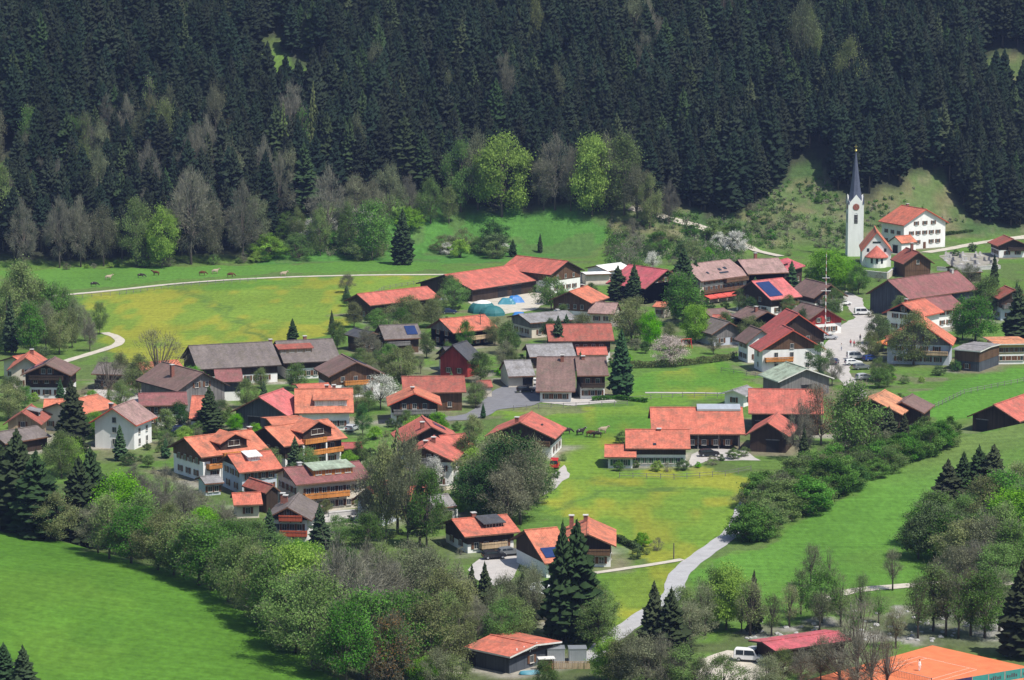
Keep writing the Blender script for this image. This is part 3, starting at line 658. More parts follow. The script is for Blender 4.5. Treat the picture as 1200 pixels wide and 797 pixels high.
H('house', 'dark gabled annex with patchy red roof left of the maroon guest house', 'house', G('f400,302', 'f562,288', 'f228', 4.0, 9, hd=-35), roof='dullred', wall='dark', timber='dark', tz=0, win={}, og=.5, subs=[dict(P=S('f110,415', 'f385,405', 'f298', 2.8, 4), roof='redorange', wall='cream', tz=9)])
H('house', 'pale blue gabled house with red-brown roof half hidden behind a larch', 'house', G('D165,528', 'D480,562', 571.5, 4.5, 9), roof='dullred', wall='blueg', tz=4.4, win={'g0': [(1.5, 2), (4.0, 2)]})
H('house', 'house with broken red roof glimpsed through the tall thin trees', 'house', S('D600,562', 'D975,530', 'D405', 3.2, 5.5), roof='redorange', wall='brown', tz=1)
H('shed', 'grey-roofed carport with white corner posts near the pale terrace', 'shed', S('D950,600', 'D1160,580', 'D478', 2.9, 4), roof='grey', wall='concrete', tz=9, og=.3, oe=.4, win={}, gate=[('f', .6, 1.6, 2)], posts=('f', 2.4, [-1.9, 1.9]))
H('house', 'chalet with wide red roof and black skylight panel, the rear one of a pair', 'house', G('q65,325', 'q665,305', 499.8, 5.2, 13), roof='red', tz=2.6, timber='dark', solar=[(.0, .5, -.25, -.6)], chim=[(-.6, 1.5, .5)], win={'g0': [(1.4, 3)]}, balc=[('g0', 2.8, .02, .6, 'weather')])
H('house', 'tall white chalet with red roof and timber gable, front one of a pair', 'house', G2('q290,352', 8.3, 8, 3.2, 6.4, 13, 24), roof='red', tz=5.2, timber='brown', balc=[('g0', 5.2, .05, .62, 'weather'), ('g0', 2.6, .1, .8, 'dark')], win={'g0': [(1.4, 2), (4.0, 3), (6.2, 2)], 'f': [(1.4, 2), (3.6, 2)]}, chim=[(.1, -.8, .7), (-.35, .3, .5)],
  subs=[dict(P=G2('q430,245', 8.1, 62, 3.5, 4.5, 6, 24), roof='red', win={})])
H('house', 'red-roofed house with white and timber walls beside the parked red van', 'house', G('r60,330', 'r725,355', 494.5, 4.1, 13), roof='red', tz=2.6, timber='dark', balc=[('g0', 2.6, .4, .98, 'brown')], chim=[(-.7, 1.0, .6)], sky_=[(-.2, .0, -.45, -.5)], win={'g0': [(1.4, 3)], 'f': [(1.4, 3)]})
H('house', 'large brown-roofed house whose left roof sweeps down low over the parked cars', 'house', S('l690,640', 'l985,637', 'l463', 5.6, 6.8), roof='brown', tz=2.7, timber='dark', balc=[('f', 2.9, .02, .98, 'dark')], win={'f': [(1.4, 3), (4.2, 2)]}, chim=[(-.5, -.8, .3)], verge='verge',
  subs=[dict(P=S('l300,786', 'l672,788', 'l463', 2.6, 12.0, 6.8), roof='brown', win={'f': [(1.3, 3)]}, chim=[(.3, -1.5, .6)])])
H('house', 'long house with reddish tiled roof and a dark balcony above a red canopy', 'house', S('l420,318', 'l1038,310', 'l157', 5.6, 7), roof='dullred', tz=2.7, timber='dark', balc=[('f', 2.9, .45, .98, 'dark')], win={'f': [(1.4, 5), (4.0, 6)]}, subs=[dict(P=S('l690,447', 'l978,443', 'l374', 2.8, 3.4), roof='red', wall='cream', tz=9)])
H('house', 'dark grey roofed house with a mossy gable behind the long reddish roof', 'house', S('l250,148', 'l712,112', 'l48', 4.2, 6.5), roof='grey', wall='cream', timber='weather', tz=2.6, chim=[(.6, .2, .4)])
H('shed', 'grey-roofed outbuilding in front of the slim garden spruce', 'shed', S('l245,466', 'l682,455', 'l342', 3.0, 6), roof='grey', wall='brown', tz=0)
H('shed', 'low grey garage with dark open door beside the parked cars', 'shed', S('l45,648', 'l300,640', 'l495', 2.8, 6), roof='grey', wall='cream', tz=9, gate=[('f', 1.6, 2.4, 2.1)], win={}, og=.3)
H('barn', 'red-roofed timber barn with dark gable standing alone on the meadow side', 'barn', S('i268,542', 'i930,468', 'i398', 4.2, 6), roof='red', wall='dark', timber='dark', tz=0, win={'g0': [(1.4, 2)]}, gate=[('f', -3, 2.4, 2.4)])
H('barn', 'huge red-roofed farm barn with blackish gable below the wooded slope', 'barn', S('j430,398', 'j1115,295', 'j205', 3.6, 11), roof='red', wall='dark', timber='dark', tz=0, win={}, gate=[('f', 4, 4, 3), ('f', -2, 4, 3)], verge='vergedark',
  subs=[dict(P=G2('k205,207', 9.0, -48, 7.5, 7.5, 20, 24), roof='red', wall='white', timber='brown', tz=3.6, win={'g0': [(1.5, 4), (4.6, 3)]})])
H('house', 'grey-walled house with orange-red roof in front of the turquoise tent', 'house', S('530.9,390.4', '584.3,384.5', 371.3, 4.2, 6), roof='redorange', wall='grey', timber='weather', tz=4.0, balc=[('f', 2.0, .3, .9, 'palewood')], win={'g0': [(1.5, 2), (3.6, 2)], 'f': [(1.4, 4)]})
H('house', 'small house with red painted gable and dark grey roof', 'house', G('510,421', '550,424', 404.5, 4.0, 8), roof='darkgrey', wall='redwall', timber='redwall', tz=0, verge='vergedark', win={'g0': [(1.5, 2)]})
H('house', 'dark timber chalet with solar panels on its grey-brown roof by the budding bushes', 'house', S('g480,302', 'g845,287', 'g163', 3.8, 6), roof='greybrown', wall='brown', timber='dark', tz=1.6, solar=[(.25, .8, -.15, -.75)], balc=[('f', 2.2, .0, .7, 'weather')],
  subs=[dict(P=G('g270,292', 'g485,270', 'g232', 3.8, 9), roof='darkgrey', verge='verge', win={'g0': [(1.5, 3)]})])
H('barn', 'red-brown roofed barn directly behind the bright orange gabled chalet', 'barn', S('h255,242', 'h850,234', 'h85', 4.4, 6.5), roof='dullred', wall='brown', timber='brown', tz=0, win={'f': [(1.5, 3)]})
H('house', 'bright orange roofed chalet with dark gable and balcony across its white ground floor', 'house', G('h112,360', 'h622,354', 'h245', 4.4, 11), roof='orange', tz=2.6, timber='dark', balc=[('g0', 2.5, .04, .96, 'weather')], chim=[(-.1, .3, .5)], win={'g0': [(1.3, 4), (4.0, 3)], 'f': [(1.4, 2)]}, verge='vergered')
H('shed', 'tiny shed with red-brown roof beside the side road', 'shed', S('h958,190', 'h1100,186', 'h127', 2.4, 3), roof='dullred', wall='cream', tz=9, win={}, og=.3, oe=.3)
H('shed', 'dark hut with small red roof right of the honey coloured balconies', 'shed', S('e716,445', 'e918,440', 'e388', 2.7, 3.5), roof='crimson', wall='dark', timber='dark', tz=0, win={}, og=.4, oe=.5)
H('house', 'cottage with a plain orange roof in front of the white chalet at the left edge', 'house', S('49.5,485.5', '72.5,485.2', 467.6, 3.6, 6), roof='orange', wall='cream', tz=9)
H('house', 'orange-roofed house between the dark spruce and the grey-white gabled house', 'house', S('92,487', '140,476', 467, 4.2, 6), roof='orange', wall='cream', tz=9)
H('house', 'white gabled house with a red verge and pinkish grey roof beside a small spruce', 'house', G('103.6,495.4', '159.8,498.6', 478.0, 5.4, 11), roof='pinkgrey', wall='white', timber='white', tz=9, win={'g0': [(1.5, 1), (4.0, 1), (6.1, 1)], 'f': [(1.4, 2), (3.6, 2)]}, shut='', verge='vergered', chim=[(-.6, 1.2, .5)])
H('house', 'beige gabled house with patched red roof behind the dark corner spruces', 'house', G('3,497.5', '48.5,498', 483, 4.2, 10), roof='dullred', wall='palewood', timber='palewood', tz=2, dormer=[('shed', .1, 2.5, .6, .9, 'dark', 'grey')])
H('house', 'white and timber house with plain orange-red roof left of the two dark spruces', 'house', G2('k215,490', 8.4, 24, 6, 6.5, 13, 24), roof='orange', wall='white', timber='brown', tz=3.0, chim=[(.5, .3, .6)], win={'g0': [(1.4, 4), (4.2, 4)], 'f': [(1.4, 2), (4.2, 3)]})
H('house', 'house with pink roof and tall grey gable behind the dark double spruces', 'house', G2('F420,288', 9.2, -42, 9, 5.5, 16, 27), roof='magenta', wall='grey', timber='dark', tz=5.6, win={'g0': [(6.4, 2)]}, subs=[dict(P=S('F272,632', 'F390,640', 'F590', 3.0, 3), roof='orange', wall='cream', tz=9)])
H('shed', 'long flat pale roofed shed with a cream wall behind the terracotta house', 'shed', S('k370,332', 'k612,324', 'k313', 3.0, 3), roof='white', wall='cream', tz=9, win={}, og=.3)
H('shed', 'white-roofed canopy hall left of the pink roof', 'shed', S('k575,300', 'k810,272', 'k235', 3.2, 5), roof='white', wall='white', tz=9, win={'f': [(1.4, 3)]}, og=.4)
H('hotel', 'large inn with pinkish grey roof, two rows of shuttered windows and red awnings', 'hotel', S('m255,397', 'm712,337', 'm217', 6.6, 8), roof='pinkgrey', wall='cream', timber='brown', tz=9, shut='b', balc=[('f', 3.0, .02, .98, 'brown'), ('f', 5.4, .5, .98, 'brown')], win={'f': [(1.4, 5), (4.1, 8), (6.0, 8, .9)], 'g0': [(1.4, 2), (4.1, 3)]}, sky_=[(-.45, -.38, -.55, -.65), (.1, .2, -.45, -.56), (.35, .45, -.4, -.52), (.0, .35, -.66, -.72)], og=.5,
  subs=[dict(P=S('m690,330', 'm1075,312', 'm186', 7.0, 7.5), roof='pinkgrey', wall='grey', tz=9, win={'f': [(4.5, 4)]}, chim=[(-.1, 0.5, 1.6)])])
H('house', 'pink-roofed house with a large blue solar array at its left end', 'house', S('m905,572', '940.5,347.5', 'm378', 4.5, 8), roof='pink', wall='white', timber='dark', tz=2.4, solar=[(-.88, -.05, -.12, -.85)], balc=[('f', 2.5, .3, .95, 'brown')],
  subs=[dict(P=G('955.5,350.2', '991.9,346.5', 333.4, 4.2, 14, hd=-25), roof='brown', wall='white', timber='dark', tz=2.6, balc=[('g0', 2.7, .1, .9, 'weather')])])
H('house', 'dark house with bright crimson roof and strip dormer behind the solar array', 'house', S('m1000,315', '945,311.5', 'm210', 5.0, 6), roof='magenta', wall='dark', timber='dark', tz=2, dormer=[('shed', -.1, 5.0, .55, .7, 'dark', 'magenta')])
H('house', 'house with dull red roof in the crowded cluster left of the street', 'house', G('n620,462', 'n1065,388', 'n222', 5.0, 10, hd=-14), roof='crimson', wall='white', timber='dark', tz=3.0, verge='vergered', balc=[('g0', 3.0, .1, .9, 'dark')])
H('house', 'white gabled house with honey balcony under a red roof beside the village meadow', 'house', G('n545,605', 'n1035,517', 'n372', 5.3, 9, hd=-12), roof='crimson', wall='white', timber='brown', tz=5.4, verge='vergered', balc=[('g0', 2.7, .04, .5, 'honey')], win={'g0': [(1.4, 3), (4.1, 3), (6.2, 1)], 'b': [(1.4, 1), (4.0, 1)]}, shut='')
H('house', 'narrow white gabled house with brown roof wedged beside the red roofs', 'house', G('n395,517', 'n612,467', 'n372', 5.0, 8, hd=-18), roof='brown', wall='white', timber='white', tz=9)
H('house', 'grey gabled house with brown roof behind the dull red roofs', 'house', G('n460,305', 'n648,250', 'n200', 4.6, 11, hd=-25), roof='brown', wall='grey', timber='grey', tz=9, chim=[(-.2, 1.0, .8)])
H('shed', 'weathered shed with a blue door below a grey-brown roof at the meadow edge', 'shed', G('n95,432', 'n305,372', 'n298', 3.2, 10, hd=-25), roof='greybrown', wall='blueg', timber='weather', tz=2.0, win={'g0': [(1.3, 2)]})
H('shed', 'flat grey roofed annex between the brown roof and the little red roof', 'shed', S('n205,268', 'n362,272', 'n222', 3.6, 4), roof='grey', wall='weather', tz=0, win={}, og=.3)
H('shed', 'small hut with a bright red roof right of the big green garden trees', 'shed', S('n10,292', 'n155,298', 'n232', 2.7, 4), roof='red', wall='dark', tz=0, win={}, og=.4)
H('house', 'brown-roofed house with white gable and maroon upper floor facing the street', 'house', G('940.5,379', '993.1,376', 361, 3.4, 12, hd=-25), roof='brown', wall='white', timber='redwall', tz=2.8, win={'g0': [(1.4, 4), (3.9, 2)]})
H('barn', 'grey timber barn with pale green roof left of the leafy tree', 'barn', G('w575,138', 'w1100,104', 'w15', 3.7, 11), roof='greengrey', wall='weather', timber='weather', tz=0, win={}, gate=[('g0', .5, 2.6, 2.4)], verge='vergewhite', subs=[dict(P=S('w270,272', 'w410,228', 'w192', 2.8, 3.4), roof='grey', wall='white', tz=9)])
FARM, fmf = H('house', 'farmhouse with white ground floor under an orange-red roof on the open meadow', 'house', S('v262,522', 'v872,525', 'v345', 3.9, 7.5), roof='redorange', tz=2.45, timber='dark', win={'f': [(1.25, 7, 1.1)]}, chim=[(.05, -.3, .2)], sky_=[(-.15, -.05, -.75, -.84)], shut='g',
  subs=[dict(P=S('v65,602', 'v365,604', 'v487', 2.5, 5), roof='redorange', wall='white', tz=9, win={'f': [(1.2, 2)], 'g0': [(1.2, 1)]})])
H('barn', 'long open-fronted cattle barn with a pale ridge light attached to the farmhouse', 'barn', S('v505,388', 'w268,628', 477.3, 3.4, 10), roof='redorange', wall='weather', openfront=True, dormer=[])
H('barn', 'dark barn with a broad red roof behind the bare reddish tree', 'barn', S('w295,434', 'w1000,442', 'w207', 4.8, 9), roof='red', wall='dark', timber='dark', tz=0, win={}, gate=[('f', -5, 3, 3)])
H('barn', 'small dark gabled barn with red roof at the end of the cattle barn', 'barn', G('w258,642', 'w685,652', 'w520', 3.6, 13, hd=14), roof='red', wall='dark', timber='dark', tz=0, win={}, gate=[('g0', 1, 2.6, 2.6)])
H('house', 'house with pale orange tiled roof behind two small dark spruces', 'house', G2('x170,300', 8.2, 20, 4.5, 6.8, 13, 24), roof='tan', wall='brown', timber='dark', tz=2.6,
  subs=[dict(P=G2('x450,325', 7.0, 20, 3, 5, 11, 24), roof='brown', wall='dark', tz=2)])
H('barn', 'dark barn with red roof partly sunk behind the grassy crest at the right edge', 'barn', G('1120.7,492.2', '1207,490', 474.5, 3.2, 17, hd=33), roof='red', wall='brown', timber='dark', tz=0, win={}, gate=[('g0', -3, 2.6, 2.6)], verge='verge')
H('house', 'white gabled house with orange verge behind the big budding tree', 'house', G2('o770,282', 7.8, 38, 6, 6, 12, 27), roof='redorange', wall='white', timber='grey', tz=5.2, verge='vergered', chim=[(-.5, .4, .7)], win={'g0': [(1.5, 3), (4.2, 3), (6.2, 1)]})
H('house', 'restaurant house with steep orange roof and red parasols in front', 'house', G('o600,648', 'z530,445', 376.5, 5.2, 12, hd=12), roof='orange', wall='blueg', timber='weather', tz=5.0, verge='vergered', balc=[('g0', 2.7, .45, .98, 'palewood')], win={'g0': [(1.4, 5), (4.0, 4), (6.5, 2)]})
H('house', 'white house with maroon roof and bay in front of the big slate-grey barn', 'house', G2('o965,238', 7.6, 52, 4.5, 5.5, 11, 27), roof='maroon', wall='white', timber='white', tz=9, win={'g0': [(1.4, 2), (4.0, 2)], 'f': [(1.4, 3), (4.0, 3)]})
H('barn', 'big barn with blue-grey boarded gable and maroon roof by the village street', 'barn', G('o432,192', 'o838,245', 'o65', 5.2, 30), roof='maroon', wall='slate', timber='slate', tz=0, win={}, gate=[('f', 8, 3, 2.6)], chim=[(.8, -.5, .6)])
H('house', 'brown gabled house with a pale blue window below the white rectory', 'house', G('y65,395', 'y362,387', 'y283', 4.2, 12), roof='dullred', wall='brown', timber='brown', tz=2, win={'g0': [(4.6, 1)]}, chim=[(.0, .2, 2.0)])
H('house', 'tall white rectory with three window rows and orange-red roof beside the church', 'house', G('p625,352', 'p1055,324', 'p200', 8.0, 14), roof='redorange', wall='white', timber='white', tz=99, og=.8, oe=.9, win={'g0': [(2.2, 5), (5.2, 5), (8.3, 3)], 'b': [(2.2, 3), (5.2, 3)]}, door=[('g0', 0)], chim=[(.7, -1.0, .5)], verge='vergered')
H('shed', 'small white carport with orange roof between church and rectory', 'shed', G('p480,502', 'p610,520', 'p455', 3.4, 7), roof='orange', wall='white', tz=9, win={}, gate=[('g0', 0, 2.2, 2.4)], og=.4, oe=.4)
H('house', 'chalet with dark gable and white side wall at the right end of the church lane', 'house', G('y945,227', 'y1250,222', 'y160', 3.8, 11), roof='dullred', wall='white', timber='dark', tz=2.4, balc=[('g0', 2.3, .3, .95, 'dark')])
H('house', 'dark timber house with pale blue balcony at the right edge above the pavilion', 'house', G('y960,722', 'y1260,715', 'y635', 6.0, 9), roof='dullred', wall='blueg', timber='dark', tz=3.4, balc=[('g0', 3.5, .05, .8, 'weather')])
H('house', 'flat-roofed brown pavilion with gravel roof at the edge of the right meadow', 'pavilion', S('z525,470', 'z790,492', 'z435', 5.2, 7), roof='grey', wall='slate', timber='brown', tz=2.4, og=.5, oe=.6, win={'f': [(1.2, 1)]}, verge='vergewhite',
  subs=[dict(P=S('z920,425', 'z1260,420', 'z385', 5.2, 6), roof='tan', wall='white', timber='yellow', tz=2.6, win={'f': [(1.5, 4, 1.5), (3.6, 5, 1.6)]})])
H('shed', 'grey flat-roofed garage beside the cemetery', 'shed', S('y590,472', 'y812,466', 'y403', 3.0, 6), roof='grey', wall='weather', tz=0, win={}, og=.3)
H('house', 'dark timber house with red roof, chimney and black roof window beside the parked black car', 'house', S('s355,312', 's880,264', 's125', 3.3, 6.2), roof='redorange', wall='white', timber='dark', tz=1.6, dormer=[('shed', .22, 3.6, .62, .7, 'dark', 'darkgrey')], chim=[(-.2, .2, .8)], win={'f': [(1.3, 4)], 'g0': [(1.3, 2)]}, balc=[('f', .9, .25, .8, 'palewood')])
H('house', 'big orange-roofed house with cross gable and two white-capped chimneys behind the twin spruces', 'house', G('t520,322', 't1055,317', 't203', 3.9, 14, hd=2), roof='orange', wall='white', timber='dark', tz=2.5, balc=[('g0', 2.4, .3, .98, 'brown')], chim=[(.6, .5, .9), (.55, 3.0, .9)], win={'g0': [(1.2, 4)], 'f': [(1.2, 2)]},
  subs=[dict(P=S('t385,482', 't700,452', 619.5, 2.8, 9, 6), roof='orange', wall='white', timber='dark', tz=2.4, solar=[(-.75, .3, -.58, -.86)], win={'f': [(1.2, 2)]})])
H('house', 'white house with narrow pale roof under trees below the orange cross-gabled house', 'house', S('t150,712', 't440,782', 685.5, 4.6, 4), roof='silver', wall='white', timber='white', tz=9, win={'f': [(1.3, 3), (3.4, 3)]})
HUT, hutf = H('barn', 'dark wooden hut with red roof and white lettering on its gable', 'hut', S('u105,304', 'u540,397', 'u235', 3.0, 6.2), roof='redorange', wall='slate', timber='dark', tz=2.2, win={'g1': [(1.3, 1)]}, gate=[('f', -4, 2, 2)], verge='vergewhite')
H('shed', 'long low shed with pink metal roof beside the tennis court', 'shed', S('C390,502', 'C1112,398', 'C366', 3.0, 3.8), roof='magenta', wall='dark', timber='dark', tz=0, win={}, gate=[('f', 3, 4, 2.2)], verge='vergedark')
H('shed', 'low annex with faded pinkish roof in front of the terracotta-roofed white and timber house', 'shed', S('k385,692', 'k640,702', 'k592', 3.0, 4), roof='pinkgrey', wall='cream', tz=9, og=.4)
H('house', 'small brown-roofed house between the little red roof and the inn awnings', 'house', S('m335,722', 'm548,706', 'm652', 3.2, 4.5), roof='brown', wall='cream', timber='brown', tz=2)
H('house', 'narrow house with blackish roof wedged right of the red painted gable', 'house', S('g1095,482', 'g1240,472', 'g366', 3.6, 4.5), roof='darkgrey', wall='cream', timber='brown', tz=2.4, verge='vergedark')
H('shed', 'old grey-roofed shed among twigs at the left edge below the beige gabled house', 'shed', S('6,520', '60,511', 503, 2.8, 4.5), roof='greybrown', wall='weather', tz=0, win={}, og=.4)
# lettering on the hut
fc = bpy.data.curves.new('lettering', 'FONT'); fc.body = 'Lederjosl'; fc.size = 1.35; fc.extrude = .04; fc.align_x = 'CENTER'
fo = bpy.data.objects.new('lettering', fc); COL.objects.link(fo); fo.parent = HUT
_P = HOUSES['dark wooden hut with red roof and white lettering on its gable'][1]
fo.location = (_P['L'] / 2 - 1.0 + .12, -1.2, 2.75); fo.rotation_euler = (math.pi / 2, 0, math.pi / 2)
dg = bpy.context.evaluated_depsgraph_get(); lm_ = bpy.data.meshes.new_from_object(fo.evaluated_get(dg)); l2 = link('lettering', lm_, HUT); l2.location = fo.location; l2.rotation_euler = fo.rotation_euler; bpy.data.objects.remove(fo); l2.name = 'lettering'; lm_.materials.clear(); lm_.materials.append(M['letter'])
# pale ridge light along the cattle barn roof
_r, _P = HOUSES['long open-fronted cattle barn with a pale ridge light attached to the farmhouse']
q = MB(); tp = (_P['zr'] - _P['zf']) / _P['wf']; x0_, x1_ = -_P['L'] / 2 + 10, _P['L'] / 2 - .5
q.prism([(-1.6, _P['zr'] - 1.6 * tp + .12), (-1.6, _P['zr'] - 1.6 * tp + .5), (0, _P['zr'] + .75), (1.6, _P['zr'] - 1.6 * tp + .5), (1.6, _P['zr'] - 1.6 * tp + .12), (0, _P['zr'] + .15)], x0_, x1_)
q.obj('ridge_light', M['zinc'], _r)
# red awnings of the inn
_r, _P = HOUSES['large inn with pinkish grey roof, two rows of shuttered windows and red awnings']
AW = mat_plain('red_awning', (.52, .09, .07), .8, .1, .8, .15)
for i in range(5):
    q = MB(); w_ = (_P['L'] - 2) / 5; xa = -_P['L'] / 2 + 1 + i * w_; y0_ = -_P['wf'] + .9
    v = [(xa + .1, y0_, 2.75), (xa + w_ - .1, y0_, 2.75), (xa + w_ - .1, y0_ - 3, 1.95), (xa + .1, y0_ - 3, 1.95)]; v += [(a_, b_, c_ - .1) for a_, b_, c_ in v]
    q.add(v, [(0, 1, 2, 3), (7, 6, 5, 4), (0, 4, 5, 1), (1, 5, 6, 2), (2, 6, 7, 3), (3, 7, 4, 0)]); q.box(xa + .1, xa + w_ - .1, y0_ - 3.04, y0_ - 3.003, 1.6, 1.94); q.obj('awning', AW, _r)

# ------------------------------------------------------------------ the church: nave with apse, and its tower
P = G('p235,602', 'p520,580', 'p375', 5.0, 15, hd=4); g = h1(*P['c'])
ch = empty('church', (P['c'][0], P['c'][1], g), P['rot']); tag(ch, 'white village church nave with steep orange-red roof and round apse', 'church')
body(ch, P, P, roof='orange', wall='white', tz=99, og=.5, oe=.4, win={}, verge='vergered', th=.35)
L_ = P['L']
def cyl_wall(r, z0, z1, n=10, a0=math.pi / 2, a1=3 * math.pi / 2, cx=0, cy=0, rt=None):
    rt = r if rt is None else rt; v = []; f = []
    for i in range(n + 1):
        a = a0 + (a1 - a0) * i / n; v += [(cx + r * math.cos(a), cy + r * math.sin(a), z0), (cx + rt * math.cos(a), cy + rt * math.sin(a), z1)]
    f = [(2 * i, 2 * i + 2, 2 * i + 3, 2 * i + 1) for i in range(n)]
    return v, f
q = MB(); v, f = cyl_wall(3.1, -3, 3.3, cx=-L_ / 2 + .5); q.add(v, f); q.obj('apse', M['white'], ch)
q = MB(); v, f = cyl_wall(3.6, 3.25, 6.6, cx=-L_ / 2 + .5, rt=.1); q.add(v, f); v, f = cyl_wall(3.6, 3.05, 3.25, cx=-L_ / 2 + .5); q.add(v, f); q.obj('apse_roof', ROOF['red'], ch)
for a in (150, 180, 210):
    q = MB(); q.box(-.35, .35, -.06, .06, 1.4, 2.9); o = q.obj('window', M['glass'], ch); o.location = (-L_ / 2 + .5 + 3.1 * math.cos(R(a)), 3.1 * math.sin(R(a)), 0); o.rotation_euler = (0, 0, R(a) + math.pi / 2)
for u in (-2.6, 2.6):
    fm_, pm_ = window_meshes(.9, 1.2, '', 'frame'); o = link('window', pm_, ch); o.location = (-L_ / 2 + .5 - .03, u, 5.2); o.rotation_euler = (0, 0, -math.pi / 2)
q = MB(); q.box(-1.2, 1.2, -.04, .04, -.25, .25); o = q.obj('window', M['glass'], ch); o.location = (-L_ / 2 + .46, 0, 7.6); o.rotation_euler = (0, 0, -math.pi / 2)
p = ground(1001, 299.5); tw = empty('church_tower', p, P['rot'] - math.pi / 2 + R(6)); tag(tw, 'slender white church tower with clock and pointed dark blue-grey spire', 'church tower')
HW = 2.45; zt = (299.5 - 238) / (299.5 + 150) * CAM_H * 1.01; zs = (299.5 - 176) / (299.5 + 150) * CAM_H
q = MB(); q.box(-HW, HW, -HW, HW, -2, zt)
for ang in range(4):
    c_, s_ = round(math.cos(ang * math.pi / 2)), round(math.sin(ang * math.pi / 2))
    tr = lambda x_, y_, z_: (x_ * c_ - y_ * s_, x_ * s_ + y_ * c_, z_)
    q.add([tr(-HW, -HW, zt), tr(HW, -HW, zt), tr(0, -HW, zt + 3.0), tr(0, -HW + 1.4, zt + 1.5)], [(0, 1, 2), (0, 2, 3), (1, 3, 2)])
q.obj('shaft', M['white'], tw)
SPIRE = mat_plain('slate_spire', (.075, .085, .125), .5, .2, 2, .4)
q = MB(); n8 = 8; v = []
ring = lambda r, z, tw_=0: [(r * math.cos(2 * math.pi * (i + .5) / n8), r * math.sin(2 * math.pi * (i + .5) / n8), z) for i in range(n8)]
v = ring(2.5, zt + .2) + ring(1.75, zt + 4) + ring(.12, zs); q.add(v, [(r * n8 + i, r * n8 + (i + 1) % n8, (r + 1) * n8 + (i + 1) % n8, (r + 1) * n8 + i) for r in range(2) for i in range(n8)]); sp_ = q.obj('spire', SPIRE, tw)
for a, b in ((-1, -1), (1, -1), (1, 1), (-1, 1)):
    q = MB(); q.add([(a * 2.3 - .28, b * 2.3 - .28, zt), (a * 2.3 + .28, b * 2.3 - .28, zt), (a * 2.3 + .28, b * 2.3 + .28, zt), (a * 2.3 - .28, b * 2.3 + .28, zt), (a * 2.3, b * 2.3, zt + 3.6)], [(0, 1, 4), (1, 2, 4), (2, 3, 4), (3, 0, 4)]); q.obj('pinnacle', SPIRE, tw)
GOLD = mat_plain('gilded_metal', (.8, .6, .2), .3, .05, 1, .5, .9)
bm = bmesh.new(); bmesh.ops.create_uvsphere(bm, u_segments=10, v_segments=8, radius=.38); me = bpy.data.meshes.new('ball'); bm.to_mesh(me); bm.free(); me.materials.append(GOLD); o = link('ball', me, sp_); o.location = (0, 0, zs + .3)
q = MB(); q.box(-.06, .06, -.06, .06, zs + .65, zs + 2.2); q.box(-.5, .5, -.055, .055, zs + 1.5, zs + 1.63); q.obj('cross', GOLD, sp_)
CLK = mat_plain('clock_face', (.30, .10, .08), .5)
for ang in (0, -math.pi / 2):
    q = MB(); v, f = cyl_wall(1.05, 0, .08, 20, 0, 2 * math.pi); q.add(v[:-2], [tuple(2 * i for i in range(20))[::-1], tuple(2 * i + 1 for i in range(20))] + [(2 * i, (2 * i + 2) % 40, (2 * i + 3) % 40, 2 * i + 1) for i in range(20)])
    o = q.obj('clock', CLK, tw); o.rotation_euler = (math.pi / 2, 0, ang); o.location = (0, -HW - .01, zt - .9) if ang == 0 else (-HW - .01, 0, zt - .9)
    q = MB(); q.box(-.05, .05, 0, .75, .085, .12); q.box(0, .55, -.05, .05, .085, .12)
    for k in range(12): a = k * math.pi / 6; q.box(.86 * math.cos(a) - .06, .86 * math.cos(a) + .06, .86 * math.sin(a) - .06, .86 * math.sin(a) + .06, .085, .12)
    q.obj('clock_hands', GOLD, o)
    q = MB(); q.box(-.55, .55, -.05, .05, -1.5, 1.2); v, f = cyl_wall(.55, -.05, .05, 8, 0, math.pi); q.add([(a_, c_, b_ + 1.2) for a_, b_, c_ in v], f)
    o = q.obj('belfry_opening', M['black'], tw); o.location = (0, -HW - .01, zt - 4.6) if ang == 0 else (-HW - .01, 0, zt - 4.6); o.rotation_euler = (0, 0, ang)
    for k in range(5): q = MB(); q.box(-.5, .5, -.07, .0, -1.3 + k * .5, -1.12 + k * .5); q.obj('louvre', M['weather'], o)

# trodden ground, gravel and paving close round the house walls
app = np.zeros(GX.shape)
for _lab, (_r, _P) in HOUSES.items():
    cx_, cy_ = _P['c']; m_ = (np.abs(GX - cx_) < 40) & (np.abs(GY - cy_) < 40); ii = np.where(m_)
    c_, s_ = math.cos(-_P['rot']), math.sin(-_P['rot']); lx = (GX[ii] - cx_) * c_ - (GY[ii] - cy_) * s_; ly = (GX[ii] - cx_) * s_ + (GY[ii] - cy_) * c_
    dd = np.maximum(np.abs(lx) - _P['L'] / 2, np.maximum(-ly - _P['wf'], ly - _P['wb'])); app[ii] = np.maximum(app[ii], smooth(4.5, .5, dd + 4 * (n2[ii] - .5)))
w_ = (app * (.35 + .6 * smooth(.35, .6, vnoise(GX, GY, 11, 131))))[..., None]
gcol = np.where((vnoise(GX, GY, 17, 133) > .5)[..., None], np.array((.27, .25, .21)), np.array((.17, .15, .10)))
C[:] = C * (1 - w_) + gcol * w_
ca.data.foreach_set('color', np.concatenate((C.reshape(-1, 3), np.ones((nx * ny, 1))), 1).astype(np.float32).ravel())
